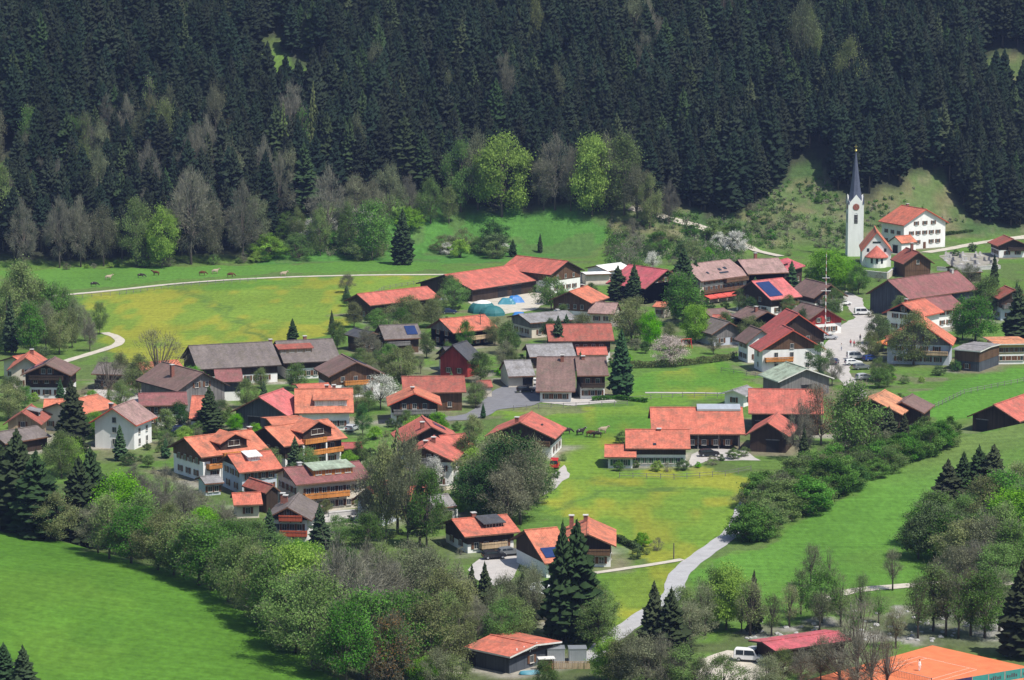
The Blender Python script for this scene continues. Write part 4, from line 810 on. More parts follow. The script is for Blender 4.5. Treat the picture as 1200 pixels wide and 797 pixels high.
# ------------------------------------------------------------------ tree kinds (each mesh 10 m tall, standing at the origin)
def tint_mesh(name, v, f, tint, mats, mi=None):
    me = bpy.data.meshes.new(name); v = np.asarray(v, np.float32)
    sizes = np.array([len(q) for q in f], np.int32); flat = np.array([i for q in f for i in q], np.int32)
    me.vertices.add(len(v)); me.vertices.foreach_set('co', v.ravel()); me.loops.add(len(flat)); me.loops.foreach_set('vertex_index', flat)
    me.polygons.add(len(f)); st_ = np.concatenate(([0], np.cumsum(sizes)[:-1])).astype(np.int32)
    me.polygons.foreach_set('loop_start', st_); me.polygons.foreach_set('loop_total', sizes)
    for q in mats: me.materials.append(q)
    if mi is not None: me.polygons.foreach_set('material_index', np.asarray(mi, np.int32))
    me.update(); a = me.attributes.new('tint', 'FLOAT', 'POINT'); a.data.foreach_set('value', np.asarray(tint, np.float32)); me.validate(); return me
def spruce(seed, width=.19, levels=30, per=9, base=.10, ragged=.25, leaf='spruce', sep=True, droop=.35):
    r = np.random.default_rng(seed); v = []; f = []; tn = []
    for k in range(levels):
        u = k / (levels - 1); z = base + (1 - base) * (u ** .9) * .985
        rad = width * (1 - u) ** .82 * (1 + r.uniform(-ragged, ragged) * .5) * (.55 + .45 * min(1, (u + .05) / .22)) + .006
        z0_ = z; n = max(4, int(per * (1 - u * .45))); ph = r.uniform(0, 6.28)
        for j in range(n):
            if r.random() < .06: continue
            a = ph + 6.283 * j / n + r.normal(0, .3); z = z0_ + r.normal(0, .012); L = rad * r.uniform(1 - ragged, 1 + ragged * .6); dr = droop * r.uniform(.6, 1.4) * (1 - .7 * u)
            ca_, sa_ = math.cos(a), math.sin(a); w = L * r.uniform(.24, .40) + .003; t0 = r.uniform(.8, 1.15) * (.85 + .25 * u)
            P = lambda s, q, dz=0: (ca_ * L * s - sa_ * w * q, sa_ * L * s + ca_ * w * q, z - L * dr * s * s + dz + L * .10 * s)
            i0 = len(v)
            v += [P(.02, 0, .01), P(.45, .55, -.022), P(.45, -.55, -.022), P(.55, 0, .012), P(.8, .62, -.03), P(.8, -.62, -.03), P(1.0, 0, 0), P(.72, 0, -.05 - L * .12)]
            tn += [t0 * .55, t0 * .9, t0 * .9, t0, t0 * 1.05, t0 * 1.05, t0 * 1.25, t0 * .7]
            f += [(i0, i0 + 3, i0 + 1), (i0, i0 + 2, i0 + 3), (i0 + 3, i0 + 6, i0 + 4), (i0 + 3, i0 + 5, i0 + 6), (i0 + 3, i0 + 4, i0 + 1), (i0 + 3, i0 + 2, i0 + 5), (i0 + 3, i0 + 6, i0 + 7)]
    v += [(0, 0, 1.0), (.012, 0, .93), (-.006, .01, .93), (-.006, -.01, .93)]; i0 = len(v) - 4; tn += [1.2] * 4
    f += [(i0, i0 + 1, i0 + 2), (i0, i0 + 2, i0 + 3), (i0, i0 + 3, i0 + 1)]
    v = [(x_ * 10, y_ * 10, z_ * 10) for x_, y_, z_ in v]
    b = MB(); b.tube([(0, 0, -.6), (0, 0, 3), (0, 0, 7), (0, 0, 9.5)], [.17, .13, .07, .02], 6)
    if sep: return tint_mesh('crown', v, f, tn, [M[leaf]]), tint_mesh('trunk', b.v, b.f, [1] * len(b.v), [M['bark']])
    n0 = len(v); return tint_mesh('spruce', v + b.v, f + [tuple(i + n0 for i in q) for q in b.f], tn + [1] * len(b.v), [M[leaf], M['bark']], [0] * len(f) + [1] * len(b.f))
def decid(seed, leaf='green', twig='bare', rw=.36, z0=.18, nl=3400, ls=.17, ntw=700, clumps=60, stems=1, shell=.6, bark='bark', top=1.0, spread=1.0, ctr=.58):
    """trunk and limbs reaching clump centres; leaves scattered in the clumps, twigs raying out of them"""
    r = np.random.default_rng(seed); C_ = []
    while len(C_) < clumps:
        d = r.normal(size=3); d /= np.linalg.norm(d); rr = r.uniform(shell ** 3, 1) ** (1 / 3)
        lump = 1 + .22 * math.sin(3 * math.atan2(d[1], d[0]) + seed) * (1 - abs(d[2])) + .12 * math.sin(5 * d[2] + seed * 2)
        zc = ctr + d[2] * rr * ((top - ctr) if d[2] > 0 else (ctr - z0))
        k = rw * (1 - .35 * max(0, d[2])); C_.append((d[0] * rr * k * lump, d[1] * rr * k * lump, zc - .03))
    C_ = np.array(C_) * 10; b = MB(); fork = 10 * (z0 + .06)
    if stems == 1:
        b.tube([(0, 0, -.5), (r.normal(0, .05), r.normal(0, .05), fork * .6), (r.normal(0, .1), r.normal(0, .1), fork), (r.normal(0, .2), r.normal(0, .2), 6.5)], [.24, .18, .15, .05], 6)
    lim = C_[r.permutation(len(C_))[:min(len(C_), 22)]]
    for c in lim:
        s_ = np.array((r.normal(0, .08), r.normal(0, .08), r.uniform(.5, 1.0) * fork + r.uniform(0, 1.6))) if stems == 1 else np.array((r.normal(0, .5), r.normal(0, .5), -.2))
        m_ = s_ * .45 + c * .55 + np.array((0, 0, -.35 if stems == 1 else .5)); b.tube([s_, m_, c], [.09, .06, .02], 4, cap=False)
    trunk = tint_mesh('trunk', b.v, b.f, [1] * len(b.v), [M[bark]])
    ct_ = r.uniform(.72, 1.25, len(C_)); nrm = lambda A: A / np.linalg.norm(A, axis=1, keepdims=True)
    V_, F_, T_, I_ = [], [], [], []; base = 0
    if ntw:
        ntw = int(ntw * TWM); i = r.integers(0, len(C_), ntw); o_ = C_[i] + r.normal(0, .42, (ntw, 3)) * spread
        d = C_[i] - np.array((0, 0, 4.0)); d = nrm(nrm(d) + r.normal(0, .55, (ntw, 3)) + np.array((0, 0, .22))); L = r.uniform(.35, .95, (ntw, 1))
        pr = nrm(np.cross(d, r.normal(size=(ntw, 3)))) * .024
        V_.append(np.stack((o_ - pr, o_ + pr, o_ + d * L), 1).reshape(-1, 3)); F_ += [(3 * k, 3 * k + 1, 3 * k + 2) for k in range(ntw)]; base = 3 * ntw
        T_.append(np.repeat(r.uniform(.65, 1.2, ntw), 3)); I_ += [1] * ntw
    if nl:
        nl = int(nl * LFM); i = r.integers(0, len(C_), nl); o_ = C_[i] + r.normal(0, .52 * spread, (nl, 3)) * np.array((1.15, 1.15, .8))
        out = nrm(C_[i] - np.array((0, 0, ctr * 8)) + 1e-3); n_ = nrm(r.normal(size=(nl, 3)) + out * .8 + np.array((0, 0, .6)))
        a_ = nrm(np.cross(n_, r.normal(size=(nl, 3)))); bb = np.cross(n_, a_); s_ = ls * LSM * r.uniform(.7, 1.4, (nl, 1))
        V_.append(np.stack((o_ + a_ * s_, o_ + bb * s_ * .7, o_ - a_ * s_, o_ - bb * s_ * .7), 1).reshape(-1, 3)); F_ += [(base + 4 * k, base + 4 * k + 1, base + 4 * k + 2, base + 4 * k + 3) for k in range(nl)]
        T_.append(np.repeat(ct_[i] * r.uniform(.8, 1.2, nl), 4)); I_ += [0] * nl
    crown = tint_mesh('crown', np.concatenate(V_), F_, np.concatenate(T_), [M[leaf], M[twig]], I_)
    return crown, trunk
LFM, LSM, TWM = 2.2, .74, 2.0      # leaf number, leaf size and twig number factors
KINDS = {}
KINDS['spruce'] = [spruce(11, .21, 58, 17, ragged=.45), spruce(12, .24, 56, 17, ragged=.5), spruce(13, .19, 60, 16, ragged=.5)]
KINDS['larch'] = [spruce(15, .15, 26, 7, .2, .45, 'larch')]
KINDS['spruce_green'] = [spruce(16, .22, 54, 16, leaf='spruce_green', ragged=.4), spruce(17, .25, 52, 16, leaf='spruce_green', ragged=.45)]
KINDS['fresh'] = [decid(21, 'fresh', nl=5600, rw=.37, ntw=0, clumps=95, z0=.08), decid(22, 'fresh', nl=5200, rw=.40, ntw=0, z0=.12, clumps=80)]
KINDS['green'] = [decid(31, 'green', nl=3600, rw=.36), decid(32, 'green', nl=3600, rw=.42, z0=.10), decid(33, 'green', nl=3200, rw=.30)]
KINDS['darkgreen'] = [decid(36, 'darkgreen', nl=3800, rw=.36, z0=.1, ntw=200)]
KINDS['budding'] = [decid(41, 'budding', 'budtwig', nl=4600, ls=.14, ntw=700, rw=.36, z0=.12), decid(42, 'budding', 'budtwig', nl=4600, ls=.14, ntw=700, rw=.42, z0=.10), decid(43, 'budding', 'budtwig', nl=3800, ls=.14, ntw=700, rw=.28, z0=.16)]
KINDS['grey'] = [decid(46, 'grey', 'budtwig', nl=2600, ls=.125, ntw=1700, rw=.38), decid(47, 'grey', 'budtwig', nl=2300, ls=.125, ntw=1700, rw=.30, z0=.2)]
KINDS['slim'] = [decid(48, 'budding', 'budtwig', nl=900, ls=.13, ntw=800, rw=.22, z0=.25, clumps=40), decid(49, 'grey', 'budtwig', nl=700, ls=.12, ntw=900, rw=.2, z0=.3, clumps=36), decid(45, 'green', 'budtwig', nl=900, ls=.13, ntw=500, rw=.2, z0=.28, clumps=38)]
KINDS['bare'] = [decid(51, 'bare', nl=250, ls=.09, ntw=3600, rw=.40, shell=.5), decid(52, 'bare', nl=200, ls=.09, ntw=3200, rw=.32, shell=.4, z0=.22)]
KINDS['skeleton'] = [decid(56, 'bare', nl=0, ntw=700, rw=.30, shell=.4, z0=.2, clumps=30)]
KINDS['redbud'] = [decid(58, 'redbud', nl=1500, ls=.13, ntw=2000, rw=.36, z0=.15)]
KINDS['blossom'] = [decid(61, 'blossom', nl=2600, ls=.15, ntw=600, rw=.42)]
KINDS['pinkblossom'] = [decid(62, 'pinkblossom', nl=2800, ls=.15, ntw=700, rw=.46, z0=.2)]
BUSH = {k: [decid(70 + i * 7 + j, k, 'bare' if k == 'bare' else 'budtwig', nl=n, ls=s_, ntw=t_, rw=.55, z0=.02, stems=3, ctr=.45) for j in range(2)] for i, (k, n, s_, t_) in enumerate((('fresh', 3600, .26, 0), ('green', 3200, .26, 300), ('budding', 2200, .2, 1400), ('grey', 1500, .18, 2000), ('bare', 300, .15, 2600), ('darkgreen', 3400, .24, 100), ('blossom', 2600, .22, 300)))}
for k in BUSH:
    out = []
    for c_, t_ in BUSH[k]: out.append((c_, t_))
    BUSH[k] = out
FOREST = [spruce(101, .17, 54, 15, .22, .45, 'forest', sep=False), spruce(102, .20, 54, 15, .12, .5, 'forest', sep=False), spruce(103, .155, 56, 14, .34, .55, 'forest', sep=False), spruce(104, .19, 50, 15, .10, .5, 'spruce', sep=False)]
CNT = {}
NAMES = {'fresh': 'leafy_tree', 'green': 'leafy_tree', 'darkgreen': 'leafy_tree', 'budding': 'budding_tree', 'grey': 'budding_tree', 'slim': 'budding_tree', 'bare': 'bare_tree', 'skeleton': 'bare_tree', 'redbud': 'budding_tree', 'spruce': 'spruce_tree', 'spruce_green': 'spruce_tree', 'larch': 'larch_tree', 'blossom': 'blossom_tree', 'pinkblossom': 'blossom_tree'}
WORD = {'spruce': 'dark green spruce', 'spruce_green': 'dense green conifer', 'larch': 'thin tall larch', 'fresh': 'bright yellow-green leafy tree', 'green': 'mid-green leafy tree', 'darkgreen': 'dark green leafy tree',
        'budding': 'tree in pale grey-green bud', 'slim': 'slim half-bare budding tree', 'grey': 'grey-twigged tree with few buds', 'bare': 'bare brownish twiggy tree', 'skeleton': 'leafless tree with open dark limbs', 'redbud': 'tree with reddish buds', 'blossom': 'white blossoming tree', 'pinkblossom': 'pinkish white blossoming tree'}
BWORD = {'fresh': 'bright yellow-green bush', 'green': 'green bush', 'budding': 'grey-green budding bush', 'grey': 'grey twiggy bush', 'bare': 'bare brown bush', 'darkgreen': 'dark green bush', 'blossom': 'white flowering bush'}
def tree(kind, pxb, pyb, top, where, group=None, wid=1.0, bush=False, minh=.8, cat=None):
    """foot of the trunk and height of the tip as read from the photograph"""
    p = ground(pxb, pyb); sc_px = -(proj(p[0], p[1], p[2] + 1)[1] - proj(p[0], p[1], p[2])[1])
    hgt = max(minh, (pyb - top) / sc_px); k = CNT.get((kind, bush), 0); CNT[(kind, bush)] = k + 1
    protos = (BUSH if bush else KINDS)[kind]; c_, t_ = protos[k % len(protos)]
    nm = 'bush' if bush else NAMES.get(kind, 'deciduous_tree')
    lab = (BWORD if bush else WORD)[kind] + ' ' + where
    o = empty(nm, p, random.uniform(0, 6.28)); s_ = hgt / 10
    o.scale = (s_ * wid * random.uniform(.93, 1.07), s_ * wid * random.uniform(.93, 1.07), s_)
    tag(o, lab, cat or ('bush' if bush else 'tree'), group); link('crown', c_, o); link('trunk', t_, o); return o
# --- single trees one can point to in the village
for kd, x_, y_, t_, w_, wd in [
    ('spruce', 246, 508, 452, 'in the gap between the low white house and the grey timber barn', 1.35), ('spruce', 85, 530, 444, 'towering between the cottages at the left edge', 1.0),
    ('spruce', 22, 622, 503, 'largest of the dark corner group at the left edge', 1.6), ('spruce', -2, 618, 512, 'cut by the left edge in the dark corner group', 1.5), ('spruce', 44, 630, 528, 'smallest of the dark corner group at the left edge', 1.4), ('spruce', 94, 640, 535, 'dark left one of two above the foreground meadow edge', 1.5), ('spruce', 108, 636, 523, 'taller one of two above the foreground meadow edge', 1.35),
    ('spruce_green', 141, 540, 497, 'small and greyish in front of the white gabled house', .9), ('spruce_green', 346, 556, 511, 'slender between the honey balconies and the bright orange roof', 1.0), ('spruce_green', 316, 640, 594, 'bluish beside the grey-roofed chalet with red-brown balconies', 1.0),
    ('spruce_green', 375, 648, 590, 'right of the red-brown balconies above the creek', 1.0), ('spruce', 343, 402, 373, 'left of two behind the long dark barn', 1.1), ('spruce', 389, 392, 363, 'right of two behind the long dark barn', .8),
    ('larch', 466, 625, 498, 'tallest of the thin trees right of the maroon guest house', .9), ('larch', 445, 615, 520, 'next to the pale blue gabled house', .8), ('larch', 492, 640, 560, 'in front of the broken red roof', 1.3),
    ('spruce', 659, 752, 612, 'left one of the twin spruces before the cross-gabled house', .8), ('spruce', 676, 750, 610, 'right one of the twin spruces before the cross-gabled house', .95),
    ('spruce', 553, 722, 661, 'left of two small ones below the gravel yard', .9), ('spruce', 568, 725, 658, 'right of two small ones below the gravel yard', .9), ('spruce', 612, 730, 672, 'between the gravel yard and the narrow pale roof', 1.1),
    ('spruce', 766, 778, 681, 'left one of the pair beside the asphalt road', 1.1), ('spruce', 786, 782, 689, 'right one of the pair beside the asphalt road', 1.2),
    ('spruce_green', 728, 466, 384, 'columnar beside the large brown-roofed house', .85), ('spruce_green', 654, 424, 370, 'slim before the long reddish roof', .95),
    ('spruce', 724, 352, 311, 'left one of the dark double spruces', 1.4), ('spruce', 743, 356, 309, 'right one of the dark double spruces', 1.3), ('spruce', 801, 358, 289, 'big one left of the large inn', 1.3), ('spruce', 815, 352, 305, 'smaller one close to the wall of the large inn', 1.2),
    ('spruce', 1165, 336, 297, 'slim below the chalet at the church lane', .8), ('spruce', 1193, 402, 335, 'at the right edge beside the dark timber house', 1.3), ('spruce', 1041, 532, 476, 'larger one before the pale orange tiled roof', 1.2), ('spruce', 1059, 534, 484, 'smaller one before the pale orange tiled roof', 1.2),
    ('spruce', 942, 556, 500, 'dark and ragged before the small gabled barn', .8), ('spruce', 1110, 606, 538, 'leftmost in the clump on the right meadow', 1.4), ('spruce', 1128, 602, 529, 'second from the left in the clump on the right meadow', 1.4),
    ('spruce', 1146, 600, 522, 'tallest in the clump on the right meadow', 1.4), ('spruce', 1163, 602, 521, 'rightmost in the clump on the right meadow', 1.4), ('spruce', 1197, 770, 655, 'cut by the right edge above the tennis court', 1.3),
    ('spruce_green', 5, 800, 752, 'tip rising at the bottom left corner', 1.3), ('spruce_green', 28, 815, 756, 'second tip at the bottom left corner', 1.3), ('spruce', 172, 652, 605, 'small in the belt along the foreground meadow', .9),
    ('spruce', 883, 742, 668, 'thin one among the trees behind the pink shed', .6), ('spruce', 472, 310, 244, 'alone at the foot of the wooded slope', 1.2), ('spruce', 585, 301, 278, 'small at the lower rim of the green bank', 1.2), ('spruce', 601, 301, 280, 'beside another small one below the green bank', 1.1), ('spruce', 633, 296, 273, 'tiny and slim on the green bank', .8),
    ('blossom', 446, 480, 436, 'beside the brown-roofed chalet', 1.0), ('pinkblossom', 785, 430, 391, 'on the lawn behind the clipped hedge', 1.15), ('blossom', 508, 578, 532, 'between the tall white chalet and the dark thicket', .6), ('blossom', 765, 318, 293, 'behind the pink roof', .9),
    ('budding', 470, 448, 404, 'large among the chalets above the orange gable', 1.3), ('green', 563, 448, 411, 'round by the side road', 1.0), ('budding', 478, 384, 346, 'wide before the standing-alone red barn', 1.3), ('budding', 506, 384, 350, 'second wide one before the standing-alone red barn', 1.2),
    ('green', 646, 364, 324, 'round before the huge red farm barn', 1.1), ('budding', 740, 402, 345, 'spreading behind the reddish tiled roof', 1.0), ('green', 800, 382, 316, 'tall in the garden before the inn', 1.0), ('fresh', 815, 402, 354, 'lower right in the garden before the inn', .9),
    ('fresh', 762, 406, 363, 'above the lawn with the blossoming tree', .85), ('budding', 1070, 428, 364, 'large in front of the restaurant house', 1.0), ('green', 1143, 402, 345, 'wide behind the pavilion', 1.2), ('budding', 1157, 372, 322, 'grown up behind the wide tree at the pavilion', 1.1), ('budding', 1128, 398, 350, 'left of the wide tree at the pavilion', .9),
    ('fresh', 970, 342, 290, 'larger one below the church', 1.2), ('fresh', 990, 340, 300, 'smaller one below the church', 1.1), ('green', 1006, 345, 310, 'right of the bright ones below the church', 1.0), ('green', 1001, 545, 444, 'big and leafy beside the broad red barn roof', .85), ('redbud', 962, 522, 448, 'in front of the broad red barn roof', .9),
    ('bare', 938, 540, 470, 'thin before the dark barns', .6), ('skeleton', 185, 458, 383, 'left of the weathered grey barn', 1.3), ('skeleton', 127, 470, 415, 'before the stable', 1.1), ('budding', 163, 462, 415, 'right of the stable', 1.0), ('budding', 142, 455, 412, 'behind the stable front', .8),
    ('green', 395, 410, 375, 'at the right end of the long dark barn', .8), ('bare', 432, 420, 380, 'before the dark timber chalet', 1.1), ('green', 545, 412, 375, 'by the utility pole', .7), ('green', 500, 420, 388, 'left of the red painted gable', .9), ('green', 595, 415, 375, 'right of the grey-walled orange-roofed house', .9), ('budding', 580, 405, 370, 'close to the turquoise tent', .8),
    ('budding', 395, 638, 604, 'below the guest house terrace', 1.3), ('green', 430, 642, 600, 'low in front of the pale blue gable', 1.3), ('budding', 452, 632, 515, 'tall and dense right of the maroon guest house', .5), ('grey', 478, 636, 502, 'tallest broad one beside the larches', .42), ('green', 500, 642, 545, 'before the broken red roof', .65), ('grey', 436, 628, 545, 'close before the pale blue gable', .8), ('green', 1030, 455, 430, 'at the parking place by the street', 1.3), ('budding', 960, 440, 400, 'left of the street beside the cream gable', 1.0), ('bare', 975, 452, 418, 'between pale green roof and street', .9),
    ('bare', 560, 472, 440, 'beside the red-brown barn', 1.0), ('darkgreen', 425, 510, 470, 'right of the long white dormer', .6), ('darkgreen', 940, 394, 360, 'near the crowded roofs', .6), ('green', 850, 400, 365, 'before the little red roof', .8), ('budding', 925, 372, 345, 'behind the brown-roofed street house', .9), ('budding', 1120, 352, 312, 'right of the big slate-grey barn', .9),
    ('blossom', 700, 410, 380, 'half hidden behind the columnar conifer', .5), ('budding', 10, 492, 447, 'at the left edge below the white chalet', 1.0), ('budding', 72, 560, 505, 'between the dark corner spruces', 1.0), ('fresh', 80, 555, 510, 'bright before the beige gabled house', 1.1)]:
    tree(kd, x_, y_, t_, w_, wid=wd)
# --- groups whose members nothing tells apart
def belt(items, where, group, jitter=3, bush=False, wr=(.95, 1.25)):
    for kd, x_, y_, t_ in items: tree(kd, x_ + random.uniform(-1, 1) * jitter * .6, y_, t_ + random.uniform(-1, 1) * jitter, where, group, random.uniform(*wr), bush)
belt([('green', 8, 606, 548), ('budding', 48, 628, 552), ('budding', 65, 634, 570), ('budding', 36, 618, 545), ('budding', 128, 655, 582), ('green', 152, 660, 588), ('fresh', 142, 640, 552), ('budding', 186, 668, 600), ('green', 205, 674, 612),
      ('green', 232, 686, 606), ('green', 248, 692, 612), ('green', 268, 705, 634), ('budding', 285, 715, 626), ('budding', 303, 732, 640), ('green', 320, 745, 640), ('fresh', 342, 742, 634), ('budding', 345, 765, 664), ('budding', 368, 785, 672), ('budding', 165, 655, 575), ('budding', 216, 676, 600), ('grey', 115, 648, 590), ('green', 330, 760, 690)],
     'in the belt along the foreground meadow', 'trees of the belt along the foreground meadow', wr=(.85, 1.15))
belt([('bare', 395, 775, 638), ('bare', 375, 750, 645), ('bare', 415, 760, 650), ('bare', 445, 745, 648), ('bare', 430, 720, 640), ('grey', 478, 720, 632), ('grey', 500, 728, 640), ('bare', 462, 735, 655), ('green', 430, 800, 690), ('green', 465, 805, 694), ('budding', 500, 800, 704), ('green', 405, 800, 700), ('redbud', 455, 812, 712),
      ('budding', 525, 755, 690), ('budding', 540, 765, 700), ('green', 485, 790, 690), ('budding', 515, 742, 668), ('grey', 535, 735, 660), ('budding', 445, 700, 634), ('green', 405, 700, 640), ('fresh', 365, 700, 632), ('grey', 590, 735, 672), ('grey', 628, 735, 668), ('budding', 585, 765, 700), ('budding', 600, 755, 695), ('bare', 560, 760, 700), ('grey', 618, 728, 660), ('budding', 545, 740, 680)],
     'in the creek thicket left of the hut', 'trees of the creek thicket', wr=(.8, 1.15))
belt([('budding', 200, 640, 585), ('bare', 215, 620, 562), ('bare', 195, 600, 548), ('grey', 235, 615, 575), ('fresh', 240, 645, 592), ('bare', 262, 640, 585), ('green', 285, 655, 608), ('budding', 300, 662, 612), ('bare', 175, 608, 560), ('bare', 160, 590, 545), ('grey', 250, 630, 590), ('green', 270, 660, 610), ('fresh', 350, 668, 630), ('budding', 330, 665, 625), ('budding', 180, 640, 590), ('green', 222, 650, 600)],
     'in the wild gardens below the apartment chalets', 'trees of the wild gardens below the chalets')
belt([('grey', 572, 600, 515), ('darkgreen', 600, 606, 508), ('grey', 618, 598, 512), ('budding', 585, 590, 510), ('darkgreen', 580, 612, 535), ('grey', 610, 615, 530), ('darkgreen', 560, 600, 535), ('budding', 628, 590, 530), ('grey', 595, 620, 545), ('green', 548, 560, 505), ('fresh', 556, 570, 520)],
     'in the dark thicket beside the red-roofed house', 'trees of the dark thicket', wr=(.9, 1.15))
belt([('budding', 840, 735, 662), ('fresh', 850, 738, 655), ('slim', 880, 745, 676), ('slim', 826, 745, 680), ('slim', 868, 740, 690), ('slim', 925, 735, 680), ('slim', 950, 688, 630), ('slim', 970, 692, 642), ('slim', 940, 720, 665), ('slim', 960, 740, 690), ('green', 965, 730, 668), ('slim', 985, 735, 672), ('slim', 1010, 725, 668), ('slim', 1047, 692, 640), ('slim', 1030, 730, 690),
      ('slim', 1075, 748, 668), ('green', 1092, 740, 660), ('slim', 1108, 745, 662), ('slim', 1122, 748, 672), ('slim', 1138, 745, 664), ('green', 1155, 748, 668), ('slim', 1172, 740, 660), ('slim', 1000, 750, 700), ('slim', 905, 745, 695), ('slim', 1050, 760, 705)],
     'by the stony stream behind the tennis court', 'trees by the stony stream', wr=(.8, 1.1))
belt([('skeleton', 985, 805, 740), ('bare', 1003, 815, 745), ('skeleton', 1020, 808, 735), ('skeleton', 1040, 812, 742), ('grey', 960, 800, 748), ('bare', 940, 805, 755), ('budding', 918, 800, 758), ('skeleton', 1005, 800, 700), ('grey', 900, 812, 765)],
     'in front of the tennis court and the pink shed', 'leafless trees before the tennis court', wr=(.9, 1.2))
belt([('grey', 740, 808, 738), ('grey', 758, 812, 745), ('budding', 725, 805, 752), ('fresh', 712, 800, 745), ('bare', 775, 812, 748), ('budding', 800, 812, 752), ('grey', 820, 815, 768), ('budding', 845, 815, 770), ('green', 705, 735, 690), ('budding', 695, 742, 680), ('budding', 690, 720, 672), ('grey', 810, 760, 705), ('budding', 800, 740, 690), ('budding', 700, 760, 700), ('green', 640, 812, 770), ('grey', 510, 815, 760), ('budding', 530, 812, 765), ('fresh', 500, 812, 770)],
     'at the lower picture edge beside the asphalt road', 'trees beside the lower asphalt road')
hedge = []
for i in range(34):
    a = i / 33; x_ = 878 + a * 230; y0_ = np.interp(x_, [830, 900, 960, 1010, 1060, 1110], [652, 632, 598, 570, 546, 524]); wdt = np.interp(x_, [830, 880, 960, 1040, 1110], [20, 55, 50, 30, 8])
    hedge.append((random.choice(['green', 'green', 'budding', 'darkgreen', 'green']), x_, y0_ - random.uniform(0.05, .35) * wdt, None))
    hedge.append((random.choice(['green', 'budding', 'green', 'grey']), x_ + 4, y0_ - random.uniform(.45, 1.0) * wdt, None))
for kd, x_, y_, _ in hedge:
    tree(kd, x_, y_, y_ - random.uniform(28, 44) * (1.1 if x_ < 1000 else .8), 'in the broad hedge along the right meadow', 'bushes of the broad hedge along the right meadow', random.uniform(1.0, 1.25), True)
belt([('green', 1080, 640, 590), ('darkgreen', 1095, 655, 588), ('darkgreen', 1075, 655, 606), ('green', 1110, 660, 600), ('budding', 1130, 672, 610), ('grey', 1150, 675, 605), ('budding', 1172, 668, 590), ('fresh', 1190, 655, 570), ('green', 1185, 680, 610), ('green', 1095, 625, 575), ('budding', 1130, 630, 575), ('budding', 1150, 625, 560), ('green', 1175, 620, 550), ('budding', 1195, 610, 540), ('darkgreen', 1125, 645, 595), ('grey', 1165, 650, 585), ('budding', 1110, 640, 590), ('green', 1205, 640, 560), ('bare', 1140, 690, 630), ('budding', 1170, 694, 636), ('grey', 1120, 692, 640)],
     'in the copse on the right meadow', 'trees of the copse on the right meadow', wr=(1.05, 1.3))
belt([('budding', 28, 405, 305), ('budding', 8, 410, 325), ('spruce_green', 12, 415, 345), ('budding', 45, 402, 325), ('green', 62, 402, 330), ('budding', 78, 400, 338), ('grey', 90, 402, 350), ('bare', 100, 400, 360), ('green', 118, 392, 355), ('budding', 70, 415, 360), ('green', 35, 418, 350), ('grey', 55, 410, 350), ('budding', 20, 400, 320), ('bare', 105, 412, 370), ('budding', 85, 408, 365)],
     'in the grove left of the dandelion meadow', 'trees of the grove left of the dandelion meadow', wr=(.6, .85))
# --- edge of the mountain forest
for kd, x_, y_, t_, w_, wd in [('fresh', 588, 254, 153, 'large and round above the green bank', .78), ('fresh', 694, 254, 153, 'tall at the right end of the green bank', .58), ('grey', 560, 246, 156, 'left of the large round bright tree', .6), ('budding', 540, 248, 158, 'second left of the large round bright tree', .6),
                               ('fresh', 190, 314, 238, 'before the dark forest above the pasture', .6), ('budding', 160, 312, 232, 'left of the bright tree above the pasture', .7), ('green', 436, 305, 232, 'broad at the foot of the slope left of the bank', .8)]:
    tree(kd, x_, y_, t_, w_, wid=wd)
belt([('bare', 650, 246, 162), ('bare', 668, 247, 168), ('grey', 636, 246, 180), ('grey', 712, 250, 160), ('budding', 730, 252, 155), ('grey', 748, 262, 190), ('budding', 760, 268, 200), ('bare', 785, 262, 215), ('bare', 70, 314, 225), ('bare', 30, 315, 235), ('bare', 95, 313, 228), ('grey', 120, 312, 240), ('bare', 285, 306, 215), ('bare', 225, 310, 190), ('grey', 300, 300, 225), ('bare', 385, 290, 200), ('grey', 250, 309, 235), ('bare', 45, 250, 180), ('bare', 12, 270, 205),
      ('grey', 455, 262, 190), ('grey', 440, 270, 210), ('bare', 480, 262, 200), ('budding', 505, 262, 205), ('budding', 525, 262, 215), ('grey', 418, 268, 205), ('budding', 350, 288, 240), ('budding', 375, 300, 240), ('budding', 405, 296, 235)], 'at the lower edge of the mountain forest', 'bare and budding trees at the forest edge', wr=(.5, .72))
bl = []
for i in range(85):
    z_ = random.random() * 1.25; z_ = z_ if z_ < 1 else .9
    if z_ < .40: x_, y_ = random.uniform(712, 880), random.uniform(262, 312); y_ = max(y_, np.interp(x_, [712, 750, 850, 880], [262, 264, 284, 292]))
    elif z_ < .66: x_, y_ = random.uniform(315, 480), random.uniform(262, 308)
    elif z_ < .80: x_, y_ = random.uniform(480, 640), random.uniform(282, 304)
    else: x_, y_ = random.uniform(860, 1000), random.uniform(235, 300)
    kd = random.choice(['green', 'budding', 'budding', 'green', 'fresh', 'grey', 'darkgreen', 'bare', 'blossom'] if z_ < .8 else ['green', 'bare', 'grey', 'budding'])
    tree(kd, x_, y_, y_ - random.uniform(10, 30) * (1 if z_ < .8 else .4), 'in the scrub at the foot of the mountain slope', 'bushes of the scrub below the slope', random.uniform(.9, 1.3), True)
for i in range(20):
    x_ = random.uniform(0, 320); y_ = np.interp(x_, [0, 130, 250, 320], [317, 313, 310, 305]) + random.uniform(-2, 2)
    tree(random.choice(['green', 'budding', 'fresh', 'grey', 'bare']), x_, y_, y_ - random.uniform(5, 14), 'low at the forest foot above the cow pasture', 'low bushes at the forest foot above the cow pasture', 1.2, True)
